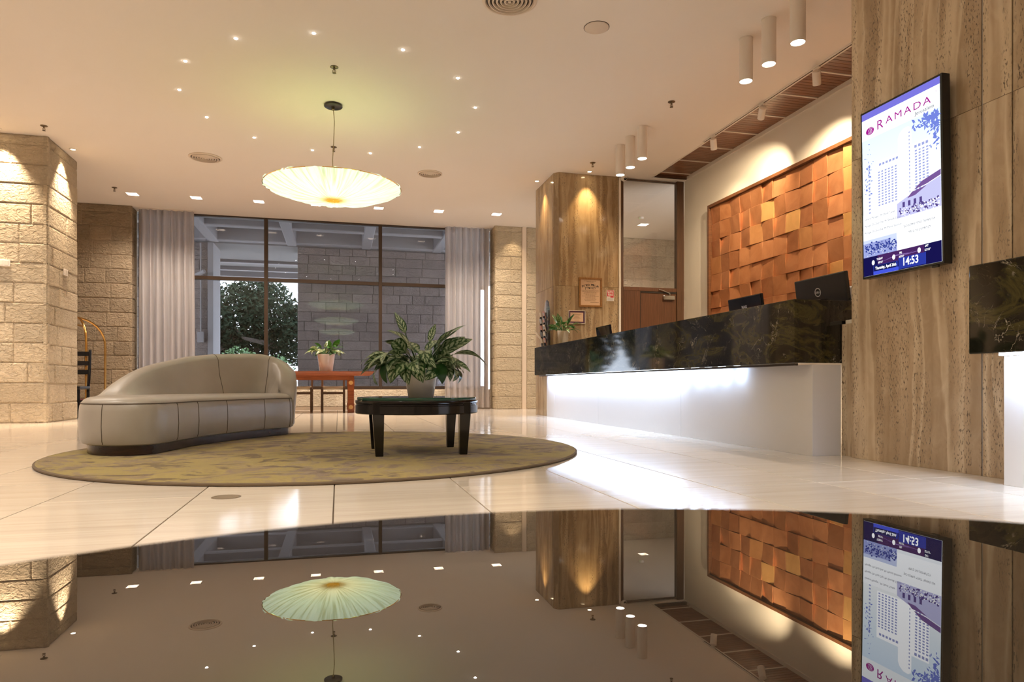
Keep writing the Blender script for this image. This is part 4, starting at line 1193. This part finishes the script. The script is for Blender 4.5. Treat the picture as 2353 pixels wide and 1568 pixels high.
# ------------------------------------------------------------------ plants
def leaf_mesh(L, Wd, stem, a0, a1, fold, mat, nseg=8, curl=0.0):
    b = MB(); uv = []
    step = L / nseg; x = z = 0.0
    def dirn(a): return math.cos(a), math.sin(a)
    pts = [(0, 0)]
    ns = 4
    for i in range(ns):
        a = a0 + (a1 - a0) * .25 * i / ns
        dx, dz_ = dirn(a); x += dx * stem / ns; z += dz_ * stem / ns; pts.append((x, z))
    b.tube([(p[0], 0, p[1]) for p in pts], .0035, 5, cap=False)
    nst = len(b.v)
    for i in range(nseg + 1):
        u = i / nseg
        a = a0 + (a1 - a0) * (.25 + .75 * u)
        wd = Wd * (math.sin(PI * min(1, u * .97 + .03) ** .78) ** .85) * .5 if 0 < u < 1 else .002
        dx, dz_ = dirn(a)
        nx, nz_ = -dz_, dx
        for s in (-1, -.5, 0, .5, 1):
            lift = fold * abs(s) * wd + curl * math.sin(u * 9 + s * 2) * wd * .25
            b.v.append((x + nx * lift, s * wd, z + nz_ * lift)); uv.append((.5 + .5 * s, u))
        x += dx * step; z += dz_ * step
    for i in range(nseg):
        for s in range(4):
            q = nst + i * 5 + s
            b.f.append((q, q + 1, q + 6, q + 5))
    me = b.mesh('leaf')
    ul = me.uv_layers.new(name='UVMap')
    for lp in me.loops:
        vi = lp.vertex_index
        ul.data[lp.index].uv = uv[vi - nst] if vi >= nst else (.5, 0.0)
    for p in me.polygons: p.use_smooth = True
    me.materials.append(mat)
    return me

def plant(name, loc, label, pot_h, r0, r1, potmat, leafm, spec, seed, rootz=None, square=False):
    t = empty(name, loc); tag(t, label, 'potted plant')
    n = 4 if square else 40
    prof = [(r0 * .96, .0), (r0, .006), (r0 + (r1 - r0) * .5, pot_h * .5), (r1, pot_h - .006), (r1 - .004, pot_h), (r1 - .012, pot_h), (r1 - .018, pot_h - .03)]
    if square: prof = [(a * 1.28, z) for a, z in prof]
    o = MB().lathe(prof, n, cap0=True, M=Matrix.Rotation(PI / 4 - .32, 4, 'Z') if square else None).build('pot', potmat, t, smooth=not square)
    MB().lathe([(0, pot_h - .026), (r1 - .016, pot_h - .03)], 24).build('soil', M['soil'], t)
    rg = random.Random(seed)
    cache = {}
    for (cnt, L, Wd, stem, a0, a1, rr, az) in spec:
        ms = [leaf_mesh(L * rg.uniform(.9, 1.1), Wd * rg.uniform(.88, 1.12), stem * rg.uniform(.85, 1.15), math.radians(a0 + rg.uniform(-6, 6)), math.radians(a1 + rg.uniform(-10, 10)), .14, leafm, curl=.35) for _ in range(3)]
        for k in range(cnt):
            ang = (az[0] + (az[1] - az[0]) * (k + rg.uniform(.1, .9)) / cnt) if az else 2 * PI * (k + rg.uniform(0, .8)) / cnt
            o = obj('leaf', ms[k % 3], None, t)
            o.location = (rr * math.cos(ang), rr * math.sin(ang), pot_h - .03)
            o.rotation_euler = (rg.uniform(-.7, .7), 0, ang)
            s = rg.uniform(.85, 1.12); o.scale = (s, s, s)
            o.rotation_mode = 'XYZ'
    return t
F0 = -PI * .5
plant('potted_plant', (.575, 4.93, .4135), 'variegated leafy plant in a white pot on the round coffee table', .205, .092, .122, M['pot'], M['leaf_a'],
      [(9, .24, .112, .13, 68, -92, .03, None), (11, .25, .108, .21, 46, -60, .03, None), (5, .23, .105, .19, 76, 0, .02, None), (10, .24, .10, .17, 34, -66, .04, None), (10, .22, .115, .12, 48, -135, .085, (F0 - 1.5, F0 + 1.4)), (2, .18, .075, .27, 82, 55, .02, (.9, 2.4)), (5, .24, .105, .21, 60, 12, .02, (-.6, .9)), (3, .22, .12, .17, 74, 5, .02, (2.0, 3.6))], 5)
plant('potted_plant', (-.22, 12.93, .7455), 'cream-flecked leafy plant in a white pot on the red wooden table', .315, .115, .158, M['pot'], M['leaf_b'],
      [(9, .21, .085, .10, 75, -70, .04, None), (9, .22, .085, .20, 62, -40, .03, None), (8, .20, .085, .18, 80, 25, .02, None), (9, .22, .08, .16, 45, -60, .05, None), (6, .20, .085, .10, 60, -90, .07, None)], 9)
plant('potted_plant', (3.225, 9.62, ZM1), 'green leafy plant in a cream square pot on the long desk', .20, .072, .095, M['pot_cream'], M['leaf_c'],
      [(8, .18, .060, .08, 75, -60, .03, None), (8, .20, .060, .14, 62, -35, .02, None), (8, .19, .065, .14, 80, 35, .02, None), (6, .18, .055, .10, 45, -65, .04, None)], 14, square=True)

# ------------------------------------------------------------------ rug
b = MB(); n = 96; RR = 1.868; cx, cy = -.055, 5.39
b.lathe([(RR - .004, .001), (RR, .006), (RR, .013), (RR - .012, .018)], n).build('binding', M['rug_edge'], None)
bind = bpy.data.objects['binding']
rug = empty('rug', (cx, cy, 0)); tag(rug, 'large round gold and taupe patterned rug under the sofa', 'rug')
bind.parent = rug
MB().lathe([(RR - .010, .017), (RR - .03, .0195), (0.001, .02)], n).build('pile', M['rug'], rug)

# ------------------------------------------------------------------ coffee tables
def coffee_table(loc, R, top, leg, label, glassm, z0=.02):
    t = empty('coffee_table', (loc[0], loc[1], z0)); tag(t, label, 'coffee table', 'round black coffee tables')
    h = top - z0
    MB().lathe([(.0, h - .008 - .012), (R - .012, h - .02), (R - .010, h - .010), (R - .012, h - .002), (R - .016, h)], 96, cap1=True).build('glass_top', glassm, t)
    MB().lathe([(R - .014, h - .022), (R + .000, h - .022), (R + .002, h - .026), (R + .002, h - .040), (R - .004, h - .046), (R - .004, h - .052), (R + .002, h - .056), (R + .002, h - .108), (R - .004, h - .114), (R - .03, h - .114), (R - .03, h - .03), (0, h - .03)], 96).build('apron', M['lacquer'], t, smooth=True)
    for sx in (-1, 1):
        for sy in (-1, 1):
            b = MB(); c = leg; w1, w0 = .038, .026
            V = []
            for (z, w_, k) in ((0, w0, .0), (h - .115, w1, .008), (h - .032, w1, .008)):
                V += [(sx * (c + k) + a * w_, sy * (c + k) + q * w_, z) for a, q in ((-1, -1), (1, -1), (1, 1), (-1, 1))]
            b.v = V
            for q in (0, 4):
                for i in range(4):
                    j = (i + 1) % 4
                    b.f.append((q + i, q + j, q + 4 + j, q + 4 + i))
            b.f += [(3, 2, 1, 0), (8, 9, 10, 11)]
            b.build('leg', M['lacquer'], t, bevel=.003, seg=1)
    return t
coffee_table((.55, 4.95), .435, .4135, .285, 'round black lacquered coffee table with green glass top on the rug', M['green_glass'])
coffee_table((.105, -.033), .527, .4085, .345, 'round table with dark mirror-like glass top at the bottom edge', M['dark_glass'], 0.0)

# ------------------------------------------------------------------ sofa
def catmull(P, closed, n):
    out = []; m = len(P)
    rngk = range(m) if closed else range(m - 1)
    for i in rngk:
        p = [Vector(P[(i + k) % m] if closed else P[max(0, min(m - 1, i + k))]) for k in (-1, 0, 1, 2)]
        for q in range(n):
            s = q / n
            out.append(.5 * ((2 * p[1]) + (-p[0] + p[2]) * s + (2 * p[0] - 5 * p[1] + 4 * p[2] - p[3]) * s * s + (-p[0] + 3 * p[1] - 3 * p[2] + p[3]) * s ** 3))
    if not closed: out.append(Vector(P[-1]))
    return out
sofa = empty('sofa', (-1.2, 6.2, .02)); tag(sofa, 'curved taupe leather chaise sofa with swept back on the round rug', 'sofa')
front = [(-1.775, 5.42), (-1.64, 5.17), (-1.42, 5.07), (-1.22, 5.15), (-1.135, 5.42), (-1.06, 5.76), (-.93, 6.08), (-.77, 6.40), (-.60, 6.69), (-.455, 6.90)]
end_ = [(-.425, 7.02), (-.46, 7.20), (-.60, 7.36), (-.85, 7.38)]
rear = [(-1.12, 7.20), (-1.42, 6.86), (-1.66, 6.46), (-1.80, 6.06), (-1.835, 5.72)]
OUT = catmull([Vector((p[0] + 1.2, p[1] - 6.2)) for p in front + end_ + rear], True, 6)
NO = len(OUT)
def nrm(i, off=1):
    a = OUT[(i + off) % NO] - OUT[(i - off) % NO]
    return Vector((a.y, -a.x)).normalized()      # outward for this winding
sgn = 1.0
ctr = sum(OUT, Vector((0, 0))) / NO
if (OUT[0] - ctr).dot(nrm(0)) < 0: sgn = -1.0
def ring(b, inset, z):
    for i in range(NO):
        p = OUT[i] - nrm(i, 2) * sgn * inset
        b.v.append((p.x, p.y, z))
def rings(name, mat, prof, cap=True, smooth=True, parent=sofa):
    b = MB()
    for ins, z in prof: ring(b, ins, z)
    for j in range(len(prof) - 1):
        for i in range(NO):
            k = (i + 1) % NO
            b.f.append((j * NO + i, j * NO + k, (j + 1) * NO + k, (j + 1) * NO + i))
    if cap: b.f.append(tuple((len(prof) - 1) * NO + i for i in range(NO)))
    b.f.append(tuple(reversed(range(NO))))
    return b.build(name, mat, parent, smooth=smooth)
rings('plinth', M['plinth'], [(.055, 0.0), (.050, .004), (.050, .072)])
body = rings('seat_body', M['leather'], [(.030, .068), (.010, .076), (.0, .10), (-.006, .20), (-.002, .30), (.002, .332), (.010, .350)], cap=True)
seat = rings('seat_cushion', M['leather'], [(.012, .349), (.012, .356), (.030, .378), (.065, .393), (.13, .400)], cap=True)
wl = []
for i in range(NO + 1):
    p = OUT[i % NO] - nrm(i % NO, 2) * sgn * .008
    wl.append((p.x, p.y, .352))
MB().tube(wl, .0035, 5, cap=False).build('welt', M['leather_seam'], seat)
# vertical seams on the front of the body
def seam_at(ti):
    p = OUT[ti]; n_ = nrm(ti, 2) * sgn
    pts = [(p + n_ * (d + .0005)).to_tuple() + (z,) for d, z in ((-.008, .078), (.0005, .10), (.006, .20), (.002, .30), (-.002, .332), (-.008, .350))]
    MB().tube(pts, .0028, 5).build('seam', M['leather_seam'], body)
for ti in (9, 24, 30, 37, 46, 54): seam_at(ti)
# swept back: sections along the rear outline, from the chaise end round to the right front corner
i0 = (len(front + end_ + rear) - 2) * 6 + 4
i1 = (len(front) - 1) * 6 + 2
idx = [k for k in range(i0, i1 - 1, -1)]
ns = len(idx)
b = MB(); prof_n = 0; seams = {}
SEAT = .385
for q, k in enumerate(idx):
    u = q / (ns - 1)
    # height above the floor of the rug along the sweep
    keys = [(0, .36), (.06, .41), (.12, .517), (.16, .586), (.2, .635), (.24, .675), (.32, .739), (.4, .775), (.52, .794), (.6, .791), (.68, .764), (.76, .71), (.84, .63), (.92, .52), (1.0, .38)]
    for a, c in zip(keys, keys[1:]):
        if a[0] <= u <= c[0]:
            s = (u - a[0]) / (c[0] - a[0]); hh = a[1] + (c[1] - a[1]) * s; break
    n_ = nrm(k, 3) * sgn; p = OUT[k]
    T_ = .20 if u < .85 else .20 - .07 * (u - .85) / .15     # thickness at the seat
    rise = max(0.0, hh - SEAT)
    lean = .02 + .06 * min(1, rise / .4)
    sec = [(.006, .10), (.012, .22), (.014 + lean * .25, SEAT), (lean * .6, SEAT + rise * .55), (lean * .5 - .005, SEAT + rise * .85), (lean * .25 - .035, SEAT + rise * .97), (-.075, SEAT + rise), (-.115, SEAT + rise * .965), (-.145, SEAT + rise * .86), (-T_ + .035, SEAT + rise * .5), (-T_ - .01, SEAT + rise * .16), (-T_ - .03, SEAT - .02)]
    prof_n = len(sec)
    for (d, z) in sec:
        v = p + n_ * d
        b.v.append((v.x, v.y, z))
for q in range(ns - 1):
    for j in range(prof_n - 1):
        a = q * prof_n + j
        b.f.append((a, a + 1, a + prof_n + 1, a + prof_n))
b.f.append(tuple(range(prof_n))); b.f.append(tuple(reversed(range((ns - 1) * prof_n, ns * prof_n))))
bo = b.build('backrest', M['leather'], sofa)
for p in bo.data.polygons: p.use_smooth = True
def back_seam(q, j0=5):
    pts = []
    for j in range(j0, prof_n):
        v = Vector(b.v[q * prof_n + j]); pts.append(v)
    k = idx[q]; n_ = nrm(k, 3) * sgn
    pts = [v - Vector((n_.x, n_.y, -.3)) * .0015 for v in pts]
    MB().tube(pts, .0024, 5).build('seam', M['leather_seam'], bo)
for q in (int(ns * .40), int(ns * .66)): back_seam(q)

# ------------------------------------------------------------------ red wooden table and chairs by the window
tb = empty('library_table', (-.70, 12.93, 0)); tag(tb, 'red wooden trestle table with inlaid legs under the window', 'table')
b = MB()
for (x, y, z) in ((1.36, .42, .745), (1.36, .42, .735), (1.24, .36, .665)):
    b.v += [(-x, -y, z), (x, -y, z), (x, y, z), (-x, y, z)]
for q in (0, 4):
    for i in range(4):
        j = (i + 1) % 4
        b.f.append((q + i, q + j, q + 4 + j, q + 4 + i))
b.f += [(0, 1, 2, 3), (11, 10, 9, 8)]
b.build('table_top', M['wood_red'], tb)
bx('apron', M['wood_red'], tb, -.86, .86, -.30, -.27, .59, .665)
bx('apron', M['wood_red'], tb, -.86, .86, .27, .30, .59, .665)
for s in (-1, 1):
    lg = bx('leg', M['wood_red'], tb, s * .915 - .055, s * .915 + .055, -.31, -.20, 0, .665, bevel=.004, seg=1)
    lg2 = bx('leg', M['wood_red'], tb, s * .915 - .055, s * .915 + .055, .20, .31, 0, .665, bevel=.004, seg=1)
    bx('foot_rail', M['wood_red'], tb, s * .915 - .045, s * .915 + .045, -.20, .20, .06, .14)
    for l_, y in ((lg, -.31), (lg2, .31)):
        for z in (.10, .54):
            bx('inlay_block', M['wood_red'], l_, s * .915 - .062, s * .915 + .062, y - .008 if y < 0 else y - .002, y + .002 if y < 0 else y + .008, z - .065, z + .065, bevel=.003, seg=1)
            MB().lathe([(0, 0), (.038, 0), (.038, .004), (0, .004)], 24, M=Matrix.Translation((s * .915, y - .008 if y < 0 else y + .008, z)) @ Matrix.Rotation(PI / 2 if y < 0 else -PI / 2, 4, 'X')).build('inlay_disc', M['wood_inlay'], l_)

def rush_chair(x, y, label):
    t = empty('rush_chair', (x, y, 0)); tag(t, label, 'chair', 'rush-seated chairs tucked under the red table')
    hw, hd = .20, .19
    for sx in (-1, 1):
        bx('leg', M['wood_chair'], t, sx * hw - .02, sx * hw + .02, -hd - .018, -hd + .018, 0, .455, bevel=.004, seg=1)
        bx('leg', M['wood_chair'], t, sx * hw - .02, sx * hw + .02, hd - .018, hd + .018, 0, .70, bevel=.004, seg=1)
        for z in (.20, .36): bx('side_stretcher', M['wood_chair'], t, sx * hw - .011, sx * hw + .011, -hd + .018, hd - .018, z - .014, z + .014)
        bx('seat_rail', M['wood_chair'], t, sx * hw - .016, sx * hw + .016, -hd + .018, hd - .018, .425, .452)
    for yy in (-hd, hd):
        bx('stretcher', M['wood_chair'], t, -hw + .02, hw - .02, yy - .012, yy + .012, .325, .365)
    bx('back_rail', M['wood_chair'], t, -hw + .02, hw - .02, hd - .012, hd + .012, .62, .69, bevel=.004, seg=1)
    b = MB(); n = 12
    for j in range(n + 1):
        for i in range(n + 1):
            u, v = i / n * 2 - 1, j / n * 2 - 1
            b.v.append((u * (hw - .017), v * (hd + .012), .472 - .018 * (1 - u * u) * (1 - .4 * v * v) + .006))
    for j in range(n):
        for i in range(n):
            a = j * (n + 1) + i; b.f.append((a, a + 1, a + n + 2, a + n + 1))
    m0 = len(b.v)
    o = b.build('rush_seat', M['rush'], t, smooth=False)
    md = o.modifiers.new('thick', 'SOLIDIFY'); md.thickness = .045; md.offset = -1 if o.data.polygons[0].normal.z > 0 else 1
    for p in o.data.polygons: p.use_smooth = True
rush_chair(-.10, 13.36, 'low rush-seated wooden chair beside the inlaid leg of the red table')
rush_chair(-.69, 13.36, 'low rush-seated wooden chair closer to the sofa under the red table')

# ------------------------------------------------------------------ luggage cart and chair in the alcove
ct = empty('luggage_cart', (-4.22, 12.75, 0), 0.0); tag(ct, 'brass birdcage luggage cart standing behind the stone pier', 'luggage cart')
bx('deck', M['steel_dark'], ct, -.32, .32, -.5, .5, .20, .25, bevel=.01)
bx('carpet', plain('cart_carpet', (.10, .015, .015), .9), ct, -.30, .30, -.48, .48, .251, .262)
for sx in (-1, 1):
    pts = []
    for sy, rng_ in ((-1, None),):
        pass
    for sy in (-1, 1):
        P = [(sx * .30, sy * .46, .26), (sx * .30, sy * .46, 1.18)]
        for k in range(1, 9):
            a = k / 8 * PI / 2
            P.append((sx * .30 * math.cos(a) + 0, sy * (.46 * math.cos(a)), 1.18 + .44 * math.sin(a)))
        MB().tube(P, .019, 10).build('post', M['brass'], ct, smooth=True)
        MB().lathe([(.03, -.01), (.03, .02), (.022, .03)], 14, c=(sx * .30, sy * .46, .26)).build('post_collar', M['brass'], ct, smooth=True)
        w_ = MB().lathe([(.02, -.02), (.075, -.02), (.085, -.01), (.085, .01), (.075, .02), (.02, .02)], 20, M=Matrix.Translation((sx * .24, sy * .42, .085)) @ Matrix.Rotation(PI / 2, 4, 'Y')).build('wheel', M['wheel_black'], ct, smooth=True)
        bx('caster_fork', M['chrome'], ct, sx * .24 - .03, sx * .24 + .03, sy * .42 - .02, sy * .42 + .02, .165, .20)
MB().tube([(0, -.40, 1.50), (0, .40, 1.50)], .016, 8).build('hanging_rail', M['brass'], ct, smooth=True)
MB().lathe([(.016, 0), (.03, .02), (.02, .05), (.006, .07)], 14, c=(0, 0, 1.60)).build('finial', M['brass'], ct, smooth=True)
ch = empty('black_chair', (-4.0, 11.78, 0), 0.0); tag(ch, 'black slat-backed chair beside the brass luggage cart', 'chair')
for sx in (-1, 1):
    MB().tube([(sx * .20, .20, 0), (sx * .205, .20, .45), (sx * .21, .24, .75), (sx * .20, .30, 1.05)], .022, 8).build('leg', M['black_gloss'], ch, smooth=True)
    MB().tube([(sx * .20, -.20, 0), (sx * .20, -.20, .45)], .02, 8).build('leg', M['black_gloss'], ch, smooth=True)
for z, y in ((.70, .235), (.84, .26), (.99, .29)):
    bx('back_slat', M['black_gloss'], ch, -.19, .19, y - .012, y + .012, z - .035, z + .035, bevel=.006)
bx('seat', M['black_plastic'], ch, -.23, .23, -.24, .22, .43, .48, bevel=.015)

# floor outlet cover
t = empty('floor_outlet', (-.485, 3.26, 0)); tag(t, 'small round metal floor outlet cover set in the travertine', 'floor outlet')
MB().lathe([(.062, .0002), (.062, .002), (.054, .0028), (.052, .0018)], 36).build('ring', plain('worn_steel', (.34, .27, .20), .4, .8), t, smooth=True)
MB().lathe([(0, .0016), (.052, .0016)], 36).build('lid', plain('worn_lid', (.30, .235, .17), .5, .6), t)
